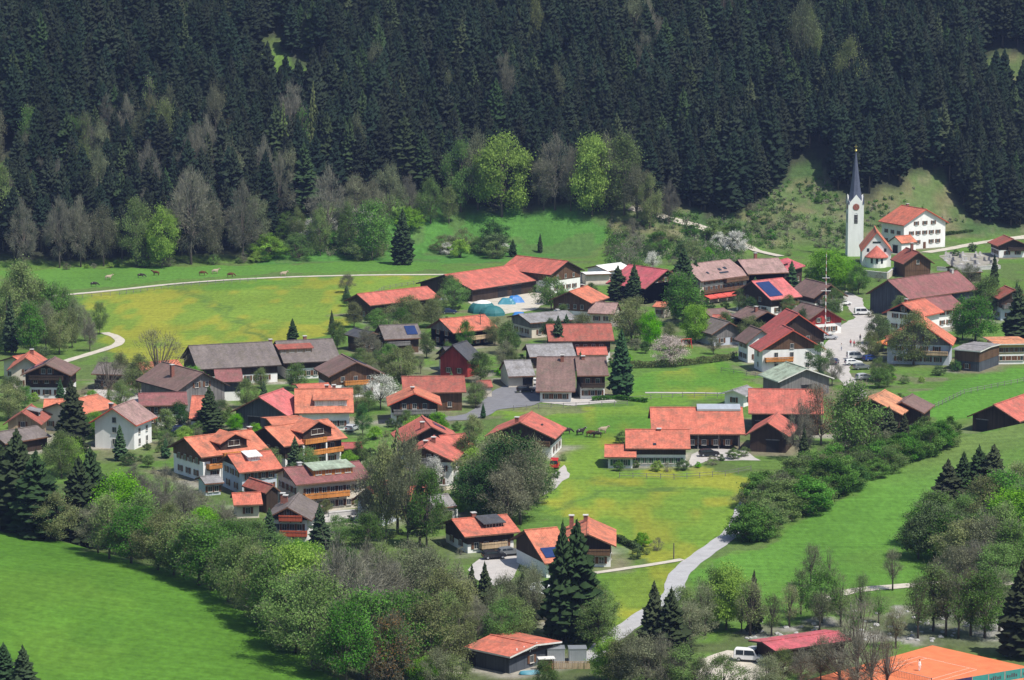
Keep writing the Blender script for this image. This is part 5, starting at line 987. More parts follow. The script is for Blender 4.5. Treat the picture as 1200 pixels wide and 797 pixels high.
# --- low scrub that reads as one mass on the cleared slope and at its foot
def scrub(polys, n, leaf2, label, seed):
    r = np.random.default_rng(seed); V_, F_, T_, I_ = [], [], [], []; base = 0; done = 0
    while done < n:
        P_, wgt, hmax = polys[int(r.integers(0, len(polys)))]; xs = [a_[0] for a_ in P_]; ys = [a_[1] for a_ in P_]; x_, y_ = r.uniform(min(xs), max(xs)), r.uniform(min(ys), max(ys))
        if not bool(inside(P_, np.array([x_]), np.array([y_]))[0]): continue
        g_ = ground(x_, y_)
        if vnoise(np.array([g_[0]]), np.array([g_[1]]), 12, 55)[0] < r.uniform(.15, .7): continue
        done += 1; rad = r.uniform(.35, 1.3) * wgt; hh = r.uniform(.3, 1.0) * hmax; k = int(36 + 30 * rad); o_ = g_ + np.concatenate((r.normal(0, rad * .55, (k, 2)), np.abs(r.normal(0, .5, (k, 1))) * hh), 1)
        n_ = r.normal(size=(k, 3)); n_ /= np.linalg.norm(n_, axis=1, keepdims=True); a_ = np.cross(n_, r.normal(size=(k, 3))); a_ /= np.linalg.norm(a_, axis=1, keepdims=True); b_ = np.cross(n_, a_); s_ = r.uniform(.12, .26, (k, 1))
        V_.append(np.stack((o_ + a_ * s_, o_ + b_ * s_ * .7, o_ - a_ * s_, o_ - b_ * s_ * .7), 1).reshape(-1, 3)); F_ += [(base + 4 * q, base + 4 * q + 1, base + 4 * q + 2, base + 4 * q + 3) for q in range(k)]; base += 4 * k
        T_.append(np.repeat(r.uniform(.6, 1.15) * r.uniform(.8, 1.2, k), 4)); I_ += [int(r.integers(0, 4))] * k
    o = link('undergrowth', tint_mesh('undergrowth', np.concatenate(V_), F_, np.concatenate(T_), [M[q] for q in leaf2], I_)); return tag(o, label, 'undergrowth', None, 'stuff')
scrub([([(712, 250), (745, 246), (800, 252), (850, 262), (890, 245), (985, 245), (1000, 292), (880, 292), (760, 270), (712, 300)], 1.0, 2.6), ([(880, 300), (760, 275), (712, 270), (712, 312), (860, 312)], 1.3, 3.6), ([(890, 240), (935, 196), (962, 190), (990, 245), (1050, 230), (1090, 208), (1120, 235), (1135, 262), (990, 270)], .7, 1.1),
       ([(320, 300), (345, 262), (420, 240), (500, 240), (500, 262), (440, 268), (470, 300)], 1.1, 2.6)], 1500, ['budding', 'green', 'bare', 'darkgreen'], 'low grey-green scrub on the cleared slope left of the church and at the forest foot', 17)
# --- garden bushes around the houses
for i, (x_, y_) in enumerate([(265, 525), (232, 510), (300, 512), (425, 520), (440, 515), (430, 545), (470, 505), (535, 505), (548, 508), (560, 478), (590, 440), (610, 425), (640, 420), (560, 400), (530, 405), (505, 395), (460, 420), (470, 400), (640, 380), (700, 372), (690, 350), (720, 372), (760, 352), (770, 360), (745, 410), (720, 430), (735, 425),
                              (780, 372), (830, 368), (850, 362), (870, 368), (890, 375), (905, 368), (860, 398), (880, 415), (950, 415), (945, 430), (1020, 372), (1018, 400), (1030, 410), (1045, 445), (1060, 450), (1080, 448), (1100, 440), (1120, 435), (1035, 470), (1055, 470), (1110, 372), (1095, 380), (1130, 420),
                              (745, 548), (770, 552), (782, 553), (800, 551), (725, 552), (818, 548), (835, 545), (845, 540), (860, 538), (872, 535), (150, 465), (200, 462), (100, 462), (75, 460), (40, 470), (165, 500), (195, 520), (150, 545), (180, 555), (425, 630), (410, 612), (520, 640), (505, 625), (530, 520), (650, 560), (660, 540), (480, 470), (462, 458),
                              (770, 645), (752, 640), (745, 655), (758, 650), (690, 690), (620, 650), (540, 650), (730, 520), (1112, 510), (1085, 505), (1100, 520), (1000, 500), (1150, 350), (1180, 385), (1120, 300), (1140, 295), (1070, 335), (1090, 340), (1030, 330), (950, 325), (935, 320)]):
    z_ = random.random()
    kd = random.choice(['green', 'budding', 'fresh', 'darkgreen', 'grey', 'green', 'bare'])
    tree(kd, x_, y_, y_ - random.uniform(7, 17), 'in the gardens between the village houses', 'garden bushes between the village houses', random.uniform(.9, 1.3), True)
VIL = [(0, 430), (100, 440), (230, 455), (320, 445), (400, 400), (400, 340), (520, 345), (600, 345), (700, 330), (850, 345), (1000, 330), (1100, 330), (1200, 330), (1200, 410), (1100, 425), (1040, 462), (960, 450), (905, 420), (740, 415), (700, 465), (600, 455), (560, 500), (640, 570), (560, 640), (430, 640), (340, 620), (200, 560), (60, 530), (0, 500)]
def free(x_, y_, mg=1.2):
    for _r, _P in HOUSES.values():
        dx, dy = x_ - _P['c'][0], y_ - _P['c'][1]
        if abs(dx) > 30 or abs(dy) > 30: continue
        c_, s_ = math.cos(-_P['rot']), math.sin(-_P['rot']); lx, ly = dx * c_ - dy * s_, dx * s_ + dy * c_
        if abs(lx) < _P['L'] / 2 + mg and -_P['wf'] - mg < ly < _P['wb'] + mg: return False
    return True
ST = [(945, 415), (985, 375), (980, 345), (1015, 345), (1032, 378), (1010, 440), (1026, 472), (1005, 478), (960, 436)]
ROADP = [[(520, 497), (560, 495), (600, 462), (650, 460), (645, 449), (590, 450), (570, 478), (520, 486)], ST, [(800, 552), (812, 525), (880, 522), (895, 542)]]
cnt = 0
while cnt < 215:
    x_, y_ = random.uniform(0, 1200), random.uniform(335, 640)
    if not bool(inside(VIL, np.array([x_]), np.array([y_]))[0]) or any(bool(inside(q_, np.array([x_]), np.array([y_]))[0]) for q_ in ROADP): continue
    g_ = ground(x_, y_)
    if not free(g_[0], g_[1]) or (540 < x_ < 640 and 345 < y_ < 400): continue
    cnt += 1
    if cnt % 5 < 4: tree(random.choice(['green', 'budding', 'budding', 'fresh', 'darkgreen', 'grey', 'green', 'slim', 'spruce_green', 'budding']), x_, y_, y_ - random.uniform(14, 38), 'among the crowded village houses', 'small trees among the village houses', random.uniform(.85, 1.2))
    else: tree(random.choice(['green', 'budding', 'fresh', 'darkgreen', 'grey']), x_, y_, y_ - random.uniform(5, 13), 'in the gardens between the village houses', 'garden bushes between the village houses', random.uniform(.9, 1.3), True)
# --- the spruce forest on the slope
pts = []
yy0 = 930
for yw in np.arange(925, 1180, 4.1):
    for xw in np.arange(-202, 203, 4.1):
        x_ = xw + rng.uniform(-1.9, 1.9); y_ = yw + rng.uniform(-1.9, 1.9)
        if y_ < float(forest_edge(x_)) + 1.0: continue
        if any(((x_ - g_[0]) / rx) ** 2 + ((y_ - g_[1]) / (ry * 1.3)) ** 2 < .9 for g_, rx, ry in GLADES): continue
        if rng.random() < .05: continue
        pts.append((x_, y_))
pts = np.array(pts); hz = h(pts[:, 0], pts[:, 1])
edge_d = pts[:, 1] - forest_edge(pts[:, 0])
for i in range(60):
    x_ = random.uniform(-5, 420) if i < 40 else random.uniform(420, 1190); y_ = random.uniform(180, 300) if i < 40 else random.uniform(20, 200)
    if y_ > np.interp(x_, [a_[0] for a_ in FB], [a_[1] for a_ in FB]) + 4: y_ = np.interp(x_, [a_[0] for a_ in FB], [a_[1] for a_ in FB]) - random.uniform(0, 60)
    tree(random.choice(['bare', 'grey', 'bare', 'slim', 'larch', 'grey', 'budding']), x_, y_, y_ - random.uniform(70, 100), 'rising among the dark spruces of the mountain forest', 'pale trees among the forest spruces', random.uniform(.38, .6))
order = np.argsort(edge_d + rng.uniform(0, 2, len(pts)))
vis = [i for i in order if abs(pts[i][0]) < pts[i][1] * .172][:225]
fs = rng.choice([1.0, 1.0, 1.0, .72, 1.15], len(pts)) * rng.uniform(1.55, 2.35, len(pts)) * (.9 + .2 * vnoise(pts[:, 0], pts[:, 1], 25, 91))
visset = set(vis); first = {}
for n_, i in enumerate(vis):
    k = int(rng.integers(0, 10)); k = 3 if k == 9 else k % 3
    o = link('spruce_tree', FOREST[k]); o.location = (pts[i][0], pts[i][1], hz[i]); o.rotation_euler = (0, 0, rng.uniform(0, 6.28)); w_ = fs[i] * rng.uniform(.8, 1.1) * 1.15; o.scale = (w_, w_, fs[i])
    tag(o, 'tall dark spruce at the lower front of the dense mountain forest', 'tree', 'spruces at the front of the mountain forest'); first.setdefault(k, o)
rest = [i for i in range(len(pts)) if i not in visset]
me = bpy.data.meshes.new('forest'); me.vertices.add(len(rest)); me.vertices.foreach_set('co', np.stack((pts[rest, 0], pts[rest, 1], hz[rest]), -1).astype(np.float32).ravel())
for nm, ar in (('size', fs[rest]), ('turn', rng.uniform(0, 6.28, len(rest))), ('wide', rng.uniform(.92, 1.27, len(rest)))):
    a = me.attributes.new(nm, 'FLOAT', 'POINT'); a.data.foreach_set('value', ar.astype(np.float32))
kk = rng.integers(0, 10, len(rest)); kk = np.where(kk == 9, 3, kk % 3); a = me.attributes.new('kind', 'INT', 'POINT'); a.data.foreach_set('value', kk.astype(np.int32))
fo_ = link('forest', me); tag(fo_, 'dense dark spruce forest covering the mountain slope', 'forest', None, 'stuff')
ng = bpy.data.node_groups.new('forest', 'GeometryNodeTree'); ng.interface.new_socket('Geometry', in_out='INPUT', socket_type='NodeSocketGeometry'); ng.interface.new_socket('Geometry', in_out='OUTPUT', socket_type='NodeSocketGeometry')
gi = ng.nodes.new('NodeGroupInput'); go = ng.nodes.new('NodeGroupOutput'); ip = ng.nodes.new('GeometryNodeInstanceOnPoints'); jn = ng.nodes.new('GeometryNodeJoinGeometry')
m2p = ng.nodes.new('GeometryNodeMeshToPoints'); ng.links.new(gi.outputs[0], m2p.inputs[0]); ng.links.new(m2p.outputs[0], ip.inputs['Points'])
for k in (3, 2, 1, 0):
    oi = ng.nodes.new('GeometryNodeObjectInfo'); oi.inputs['Object'].default_value = first[k]; oi.inputs['As Instance'].default_value = True; ng.links.new(oi.outputs['Geometry'], jn.inputs[0])
ng.links.new(jn.outputs[0], ip.inputs['Instance']); ip.inputs['Pick Instance'].default_value = True
def na(nm, ty='FLOAT'):
    n_ = ng.nodes.new('GeometryNodeInputNamedAttribute'); n_.data_type = ty; n_.inputs[0].default_value = nm; return n_.outputs[0]
ng.links.new(na('kind', 'INT'), ip.inputs['Instance Index'])
cr = ng.nodes.new('ShaderNodeCombineXYZ'); ng.links.new(na('turn'), cr.inputs[2]); ng.links.new(cr.outputs[0], ip.inputs['Rotation'])
mu = ng.nodes.new('ShaderNodeMath'); mu.operation = 'MULTIPLY'; ng.links.new(na('size'), mu.inputs[0]); ng.links.new(na('wide'), mu.inputs[1])
cs = ng.nodes.new('ShaderNodeCombineXYZ'); ng.links.new(mu.outputs[0], cs.inputs[0]); ng.links.new(mu.outputs[0], cs.inputs[1]); ng.links.new(na('size'), cs.inputs[2]); ng.links.new(cs.outputs[0], ip.inputs['Scale'])
ng.links.new(ip.outputs[0], go.inputs[0])
md = fo_.modifiers.new('forest', 'NODES'); md.node_group = ng
print('forest trees', len(pts), 'stuff', len(rest))
# ------------------------------------------------------------------ cars
PAINT = {}
def paint_mat(n, c): PAINT[n] = mat_plain('paint_' + n, c, .25, .03, 1, .5)
for n, c in (('white', (.75, .75, .74)), ('black', (.02, .02, .023)), ('blue', (.03, .06, .22)), ('silver', (.42, .43, .45)), ('red', (.5, .02, .02)), ('grey', (.16, .17, .18)), ('navy', (.02, .03, .09))): paint_mat(n, c)
LAMP = mat_plain('lamp_glass', (.7, .7, .65), .15, .02); TAIL = mat_plain('tail_lamp', (.4, .02, .02), .2, .02)
def car_meshes(van):
    Lc, Wc = (4.7, 1.9) if van else (4.3, 1.78); hw = Wc / 2
    low = [(-Lc / 2, .32), (Lc / 2 - .1, .32), (Lc / 2, .55), (Lc / 2 - .08, .80), (Lc * .25, .98), (-Lc / 2 + .03, .98)]
    if van: top = [(-Lc / 2 + .05, .98), (Lc * .30, .98), (Lc * .17, 1.78), (Lc * .10, 1.88), (-Lc / 2 + .22, 1.88), (-Lc / 2 + .1, 1.75)]
    else: top = [(-Lc / 2 + .1, .98), (Lc * .25, .98), (Lc * .06, 1.42), (-Lc * .02, 1.47), (-Lc * .28, 1.46), (-Lc / 2 + .3, 1.28)]
    b = MB(); b.prism([(u, z) for u, z in low], -hw, hw, 'y')
    n = len(top); k = len(b.v); inn = .16
    b.v += [(u, -hw + .02 + inn * (z - .98) / .9, z - .003 if z <= .98 else z) for u, z in top] + [(u, hw - .02 - inn * (z - .98) / .9, z - .003 if z <= .98 else z) for u, z in top]
    b.f += [tuple(k + i for i in range(n)), tuple(k + n + i for i in range(n))[::-1]] + [(k + i, k + (i + 1) % n, k + n + (i + 1) % n, k + n + i) for i in range(n)]; b.m += [0] * (n + 2)
    me = b.mesh('body', [PAINT['white']])
    bm = bmesh.new(); bm.from_mesh(me); bmesh.ops.bevel(bm, geom=[e for e in bm.edges if e.calc_face_angle(0) > .5], offset=.06, segments=2, affect='EDGES'); bm.to_mesh(me); bm.free()
    g = MB(); y_ = hw - .02
    def quad(P): g.add(P, [(0, 1, 2, 3)])
    t = top; f1, f2 = t[1], t[2]
    lerp = lambda a, c, q: (a[0] + (c[0] - a[0]) * q, a[1] + (c[1] - a[1]) * q)
    wz = lambda z: hw - .02 - inn * (z - .98) / .9
    a1, a2 = lerp(f1, f2, .12), lerp(f1, f2, .92); quad([(a1[0] + .03, -wz(a1[1]) + .1, a1[1] + .02), (a1[0] + .03, wz(a1[1]) - .1, a1[1] + .02), (a2[0] + .03, wz(a2[1]) - .1, a2[1] + .02), (a2[0] + .03, -wz(a2[1]) + .1, a2[1] + .02)])
    r1, r2 = t[0], t[5]; quad([(r1[0] - .03, wz(1.1) - .1, 1.08), (r1[0] - .03, -wz(1.1) + .1, 1.08), (r2[0] - .03, -wz(r2[1]) + .1, r2[1]), (r2[0] - .03, wz(r2[1]) - .1, r2[1])])
    zt = top[3][1] - .12; xs = [top[5][0] + .25, (top[5][0] + top[2][0]) / 2, top[2][0] + .25]
    for sg in (-1, 1):
        for xa, xb in zip(xs[:-1], xs[1:]):
            P = [(xa + .05, sg * (wz(1.05) + .012), 1.05), (xb - .05, sg * (wz(1.05) + .012), 1.05), (xb - .05 - (.2 if xb == xs[-1] else 0), sg * (wz(zt) + .012), zt), (xa + .05, sg * (wz(zt) + .012), zt)]; quad(P if sg < 0 else P[::-1])
    gm = g.mesh('window', [M['glass']], fix=False)
    w = MB(); r_ = .32; n = 14; v = []
    for yv, rr in ((-.1, r_), (.1, r_)): v += [(rr * math.cos(2 * math.pi * i / n), yv, rr * math.sin(2 * math.pi * i / n)) for i in range(n)]
    w.add(v, [(i, (i + 1) % n, n + (i + 1) % n, n + i) for i in range(n)] + [tuple(range(n)), tuple(range(n, 2 * n))[::-1]], 0)
    v = []
    for yv in (-.115, .115): v += [(.19 * math.cos(2 * math.pi * i / n), yv, .19 * math.sin(2 * math.pi * i / n)) for i in range(n)]
    w.add(v, [(i, (i + 1) % n, n + (i + 1) % n, n + i) for i in range(n)] + [tuple(range(n)), tuple(range(n, 2 * n))[::-1]], 1)
    wm = w.mesh('wheel', [M['black'], M['metal']])
    l = MB(); l.box(-.03, .03, -.2, .2, -.08, .08); lm = l.mesh('headlight', [LAMP]); tm = l.mesh('tail_light', [TAIL])
    return me, gm, wm, lm, tm, Lc, hw
CARM = {False: car_meshes(False), True: car_meshes(True)}
_bm = {}
def car(px_, py_, hd, colr, label, van=False):
    p = ground(px_, py_); me, gm, wm, lm, tm, Lc, hw = CARM[van]
    if (van, colr) not in _bm:
        c_ = me.copy(); c_.materials[0] = PAINT[colr]; _bm[(van, colr)] = c_
    o = empty('parked_car' if not van else 'parked_van', (p[0], p[1], p[2] + .12), R(hd)); tag(o, label, 'van' if van else 'car', 'vehicles parked in the village')
    link('body', _bm[(van, colr)], o); link('window', gm, o)
    for sx in (-1, 1):
        for sy in (-1, 1):
            w = link('wheel', wm, o); w.location = (sx * Lc * .31, sy * (hw - .08), .32)
    for sy in (-1, 1):
        a = link('headlight', lm, o); a.location = (Lc / 2 - .05, sy * (hw - .32), .68); a = link('tail_light', tm, o); a.location = (-Lc / 2 + .01, sy * (hw - .3), .78)
for a in [(413, 505, 70, 'silver', 'silver car beside the white house with the long dormer'), (579, 655, 15, 'black', 'black car on the gravel yard before the red-roofed timber house'), (597, 651, 20, 'grey', 'dark grey car behind the black one on the gravel yard'),
          (616, 460, 5, 'black', 'black car on the side road below the grey garage'), (610, 450, 8, 'silver', 'silver car before the grey garage'), (627, 451, 0, 'white', 'pale car beside the grey garage next to the brown sweep of roof'),
          (831, 535, 4, 'black', 'black car in the farm yard before the open cattle barn'), (978, 427, 75, 'navy', 'dark blue car in the middle of the lower village street'), (1000, 428, 10, 'white', 'white car parked behind the white van by the street'),
          (1021, 423, 20, 'blue', 'blue car under the green tree by the street'), (1010, 433, 15, 'grey', 'dark grey car nearest the green tree on the parking place'), (972, 398, 10, 'silver', 'silver car before the white and maroon street gable'),
          (989, 358, 25, 'white', 'white car at the top of the street below the church trees'), (212, 507, 10, 'navy', 'dark car beside the garden spruce'), (171, 452, 5, 'white', 'white car between bare trees near the stable'),
          (526, 368, 10, 'navy', 'dark blue car in the yard of the huge red farm barn'), (1013, 445, 20, 'silver', 'silver car at the lower end of the parking place'), (890, 770, -10, 'silver', 'silver car hidden behind twigs near the pink shed'), (640, 462, 5, 'red', 'red car before the large brown-roofed house')]:
    car(*a)
for a in [(650, 548, 85, 'red', 'red van beside the red-roofed house'), (1003, 421, 8, 'white', 'long white van parked by the village street'), (1011, 369, 5, 'white', 'white van before the blue-grey barn gable'), (878, 775, -15, 'white', 'white van beside the long pink-roofed shed')]:
    car(*a, van=True)

# ------------------------------------------------------------------ people and cattle: one skinned body each
def skinned(name, verts, edges, radii, root, sub=1):
    me = bpy.data.meshes.new(name); me.from_pydata(verts, edges, []); o = bpy.data.objects.new(name, me); COL.objects.link(o)
    m_ = o.modifiers.new('skin', 'SKIN'); sv = me.skin_vertices[0].data
    for i, r_ in enumerate(radii): sv[i].radius = (r_, r_) if not isinstance(r_, tuple) else r_; sv[i].use_root = (i == root)
    s_ = o.modifiers.new('sub', 'SUBSURF'); s_.levels = sub; s_.render_levels = sub
    dg = bpy.context.evaluated_depsgraph_get(); out = bpy.data.meshes.new_from_object(o.evaluated_get(dg)); out.name = name
    bpy.data.objects.remove(o); out.polygons.foreach_set('use_smooth', [True] * len(out.polygons)); return out
def cow_mesh(graze):
    hz_ = .45 if graze else 1.45; hx = 1.55 if graze else 1.5
    V_ = [(-.75, 0, 1.12), (0, 0, 1.05), (.65, 0, 1.12), (1.0, 0, 1.15 if graze else 1.3), (hx - .15, 0, hz_ + .18), (hx + .2, 0, hz_ - .05)]; E_ = [(0, 1), (1, 2), (2, 3), (3, 4), (4, 5)]; Rr = [(.30, .34), (.36, .42), (.30, .38), (.18, .24), (.15, .16), (.10, .09)]
    for x_, y_, b in ((-.72, .2, 0), (-.72, -.2, 0), (.62, .2, 2), (.62, -.2, 2)):
        k = len(V_); bend = -.08 if x_ < 0 else .03
        V_ += [(x_, y_, .75), (x_ + bend, y_, .38), (x_, y_, .03)]; E_ += [(b, k), (k, k + 1), (k + 1, k + 2)]; Rr += [.14, .075, .07]
    k = len(V_); V_ += [(-1.0, 0, 1.1), (-1.08, 0, .55)]; E_ += [(0, k), (k, k + 1)]; Rr += [.04, .03]
    for sg in (-1, 1): k = len(V_); V_ += [(hx - .2, sg * .22, hz_ + .26)]; E_ += [(4, k)]; Rr += [.045]
    return skinned('cow', V_, E_, Rr, 1)
def cow_mat(n, c1, c2, thr):
    m, t = newmat(n); tc = N(t, 'ShaderNodeTexCoord').outputs['Object']; mx = N(t, 'ShaderNodeMix', data_type='RGBA'); t.links.new(maprange(t, noise(t, 1.6, 2, tc), thr, thr + .04, 0, 1), mx.inputs[0]); mx.inputs[6].default_value = (*c1, 1); mx.inputs[7].default_value = (*c2, 1); finish(t, mx.outputs[2], .8, .15); return m
CM = [cow_mat('brown_hide', (.10, .045, .02), (.35, .3, .25), .66), cow_mat('pale_hide', (.36, .29, .21), (.2, .1, .05), .66), cow_mat('pied_hide', (.03, .025, .022), (.42, .40, .37), .6)]
COWM = [[cow_mesh(False), cow_mesh(True)] for _ in (0,)][0]; cmm = {}
for i, (x_, y_, hd, g_, c_, lab) in enumerate([(110, 336, 10, 1, 2, 'dark cow nearest the track at the left of the pasture'), (127, 328, 20, 0, 1, 'pale cow standing left on the pasture below the forest'), (165, 326, 5, 1, 2, 'dark grazing cow on the pasture left of the brown one'), (183, 323, 170, 0, 0, 'brown cow left of the pasture middle'),
        (237, 323, 10, 1, 0, 'brown grazing cow beside the pale cow at the forest edge'), (252, 321, 15, 0, 1, 'pale cow beside a brown grazing cow at the forest edge'), (270, 325, 8, 1, 0, 'brown grazing cow near the bend of the track'), (332, 324, 20, 0, 1, 'pale cow alone beside the track right of the herd'),
        (664, 509, 10, 1, 2, 'pied cow nearest the red-roofed house'), (680, 510, 30, 0, 2, 'pied cow second from the red-roofed house'), (692, 512, 5, 1, 0, 'brown cow grazing in the row on the house meadow'), (700, 513, 180, 1, 2, 'dark cow in front of another on the house meadow'), (706, 508, 10, 0, 1, 'pale cow farthest from the red-roofed house')]):
    key = (g_, c_)
    if key not in cmm: q_ = COWM[g_].copy(); q_.materials.clear(); q_.materials.append(CM[c_]); cmm[key] = q_
    o = link('cow', cmm[key]); p = ground(x_, y_); o.location = p; o.rotation_euler = (0, 0, R(hd)); tag(o, lab, 'cow', 'cattle grazing around the village')
def person_mesh(crouch=False):
    V_ = [(0, 0, .95), (0, 0, 1.2), (0, 0, 1.42), (0, .0, 1.52), (0, -.02, 1.66), (0, -.02, 1.76)]; E_ = [(0, 1), (1, 2), (2, 3), (3, 4), (4, 5)]; Rr = [(.16, .12), (.15, .11), (.17, .11), .055, .10, .08]
    for sg in (-1, 1):
        k = len(V_); V_ += [(sg * .10, 0, .88), (sg * .12, -.05 * sg, .48), (sg * .12, .05 * sg, .08), (sg * .12, -.12 + .05 * sg, .03)]; E_ += [(0, k), (k, k + 1), (k + 1, k + 2), (k + 2, k + 3)]; Rr += [.10, .07, .05, .045]
        k = len(V_); V_ += [(sg * .20, 0, 1.40), (sg * .25, .03, 1.12), (sg * .25, -.08, .90), (sg * .25, -.10, .80)]; E_ += [(2, k), (k, k + 1), (k + 1, k + 2), (k + 2, k + 3)]; Rr += [.06, .048, .038, .04]
    return skinned('person', V_, E_, Rr, 0)
PM = person_mesh()
def cloth_mat(n, shirt, trou):
    m, t = newmat(n); tc = N(t, 'ShaderNodeTexCoord').outputs['Object']; sx = N(t, 'ShaderNodeSeparateXYZ'); t.links.new(tc, sx.inputs[0]); cr_ = N(t, 'ShaderNodeValToRGB'); cr_.color_ramp.interpolation = 'CONSTANT'
    el = cr_.color_ramp.elements; el[0].position = 0; el[0].color = (.03, .025, .02, 1); el[1].position = .05; el[1].color = (*trou, 1); e = el.new(.5); e.color = (*shirt, 1); e = el.new(.83); e.color = (.48, .28, .2, 1)
    t.links.new(mathn(t, 'MULTIPLY', sx.outputs[2], 1 / 1.8), cr_.inputs[0]); finish(t, cr_.outputs[0], .8, .15); return m
HAIR = mat_plain('hair', (.06, .035, .02), .7)
hb = bmesh.new(); bmesh.ops.create_uvsphere(hb, u_segments=12, v_segments=8, radius=.118)
for v_ in hb.verts: v_.co.z = max(v_.co.z, -.03 if v_.co.y > -.02 else .03)
HM = bpy.data.meshes.new('hair'); hb.to_mesh(HM); hb.free(); HM.materials.append(HAIR)
for x_, y_, hd, sh, tr, lab in [(996.8, 406, 170, (.45, .04, .04), (.05, .05, .08), 'person in red top standing left of another on the street'), (1000.8, 407, 190, (.4, .03, .05), (.04, .04, .04), 'person in red top standing right of another on the street'), (1008, 400, 20, (.03, .03, .05), (.05, .05, .06), 'person in dark clothes alone further up the street'), (986, 411, 60, (.5, .5, .48), (.2, .22, .3), 'person in pale clothes nearest the parked silver car'), (1077.5, 787, 40, (.75, .75, .74), (.7, .7, .7), 'person in white sports clothes on the tennis court')]:
    me = PM.copy(); me.materials.clear(); me.materials.append(cloth_mat('clothes', sh, tr)); o = link('person', me); p = ground(x_, y_); o.location = (p[0], p[1], p[2] + .07); o.rotation_euler = (0, 0, R(hd)); tag(o, lab, 'person')
    a = link('hair', HM, o); a.location = (0, .0, 1.74)

# ------------------------------------------------------------------ tennis court
CLAY = mat_road('red_clay', (.62, .175, .075)); c0 = ground(1092.5, 757)[:2]; e1 = ground(1199, 781)[:2] - c0; e1 = e1 / np.hypot(*e1); e2 = np.array((e1[1], -e1[0]))
if e2[0] > 0: e2 = -e2
tc_ = lambda a, b: c0 + e1 * a + e2 * b
def sheet(name, rects, m, off, parent=None):
    b = MB()
    for a0, a1, b0, b1 in rects:
        P = [tc_(a0, b0), tc_(a1, b0), tc_(a1, b1), tc_(a0, b1)]; b.add([(p_[0], p_[1], h1(*p_) + off) for p_ in P], [(0, 1, 2, 3)])
    return b.obj(name, m, parent)
tag(sheet('tennis_court', [(0, 34, 0, 38)], CLAY, .10), kind='structure')
LN = mat_plain('court_line', (.70, .62, .55)); Lr = []
for ox in (3.0, 19.5):
    W_, D_ = 10.97, 23.77; b0 = 7.0
    Lr += [(ox, ox + .07, b0, b0 + D_), (ox + W_, ox + W_ + .07, b0, b0 + D_), (ox + 1.37, ox + 1.44, b0, b0 + D_), (ox + W_ - 1.37, ox + W_ - 1.3, b0, b0 + D_), (ox + .08, ox + W_ - .01, b0 - .08, b0 - .01), (ox + .08, ox + W_ - .01, b0 + D_ + .01, b0 + D_ + .08)]
tag(sheet('court_lines', Lr, LN, .105), kind='structure')
NET = mat_plain('net_cord', (.06, .07, .06)); rz0 = math.atan2(e2[1], e2[0])
for i, ox in enumerate((8.5, 25.0)):
    p = tc_(ox, 7 + 23.77 / 2); o = empty('tennis_net', (p[0], p[1], h1(*p) + .1), math.atan2(e1[1], e1[0])); tag(o, ('tennis net on the left half of the clay court' if i == 0 else 'tennis net on the right half of the clay court'), 'tennis net')
    for sx in (-6.2, 6.2): q = MB(); q.tube([(sx, 0, -.2), (sx, 0, 1.08)], [.05, .05]); q.obj('post', M['slate'], o)
    q = MB()
    for k in range(40): xx = -6.1 + 12.2 * k / 39; q.box(xx - .012, xx + .012, -.01, .01, .05, .94)
    for k in range(7): zz = .06 + k * .13; q.box(-6.1, 6.1, -.014, -.0105, zz, zz + .02)
    q.obj('mesh', NET, o); q = MB(); q.box(-6.15, 6.15, -.03, .03, .945, 1.02); q.obj('tape', M['frame'], o)
TEAL = mat_plain('teal_screen', (.03, .24, .22), .7); NAVY = mat_plain('navy_screen', (.025, .03, .10), .7)
A_ = ground(1100, 812)[:2]; B_ = ground(1215, 792.5)[:2]; dv = B_ - A_; LL = np.hypot(*dv); o = empty('court_fence', (A_[0], A_[1], h1(*A_)), math.atan2(dv[1], dv[0])); tag(o, 'tennis court fence with teal and navy windscreens at the lower right corner', 'fence')
k = int(LL / 3)
for i in range(k + 1): q = MB(); q.tube([(LL * i / k, 0, -.3), (LL * i / k, 0, 1.75)], [.04, .04]); q.obj('post', M['metal'], o)
for i in range(k):
    q = MB(); q.box(LL * i / k + .06, LL * (i + 1) / k - .06, -.03, -.045, .1, 1.62); w = q.obj('screen', NAVY if i < k * .32 else TEAL, o)
    if i > k * .4:
        q = MB()
        for j in range(5): xx = LL * i / k + .4 + j * .42; q.box(xx, xx + .26, -.07, -.05, .55, .55 + random.uniform(.35, .6))
        q.obj('lettering', M['slate'], w)

# ------------------------------------------------------------------ tent, tarpaulins, containers, pallets, boat, firewood
p = ground(565.5, 366); o = empty('tent', p); tag(o, 'teal dome tent with a white roof patch before the huge red barn', 'tent')
def dome(rx, ry, hh, u0, u1, m, nm, parent):
    q = MB(); n = 14; rows = 5; v = []
    for j in range(rows + 1):
        a = u0 + (u1 - u0) * j / rows; r_, z_ = math.cos(a), math.sin(a)
        for i in range(n): th = 2 * math.pi * i / n; fl = 1 + (.03 if i % 2 else -.02); v.append((rx * r_ * math.cos(th) * fl, ry * r_ * math.sin(th) * fl, hh * z_))
    q.add(v, [(j * n + i, j * n + (i + 1) % n, (j + 1) * n + (i + 1) % n, (j + 1) * n + i) for j in range(rows) for i in range(n)]); return q.obj(nm, m, parent)
TL = mat_plain('teal_canvas', (.025, .13, .135), .6, .12, .6)
dome(4.0, 3.8, 3.4, 0, R(52), TL, 'canopy', o); dome(4.0, 3.8, 3.4, R(52), R(89), M['vergewhite'], 'roof_patch', o)
p = ground(577, 369); o = empty('tent', p); tag(o, 'lower plain teal tent overlapping the white-topped dome tent', 'tent'); dome(3.6, 3.2, 2.6, 0, R(89), TL, 'canopy', o)
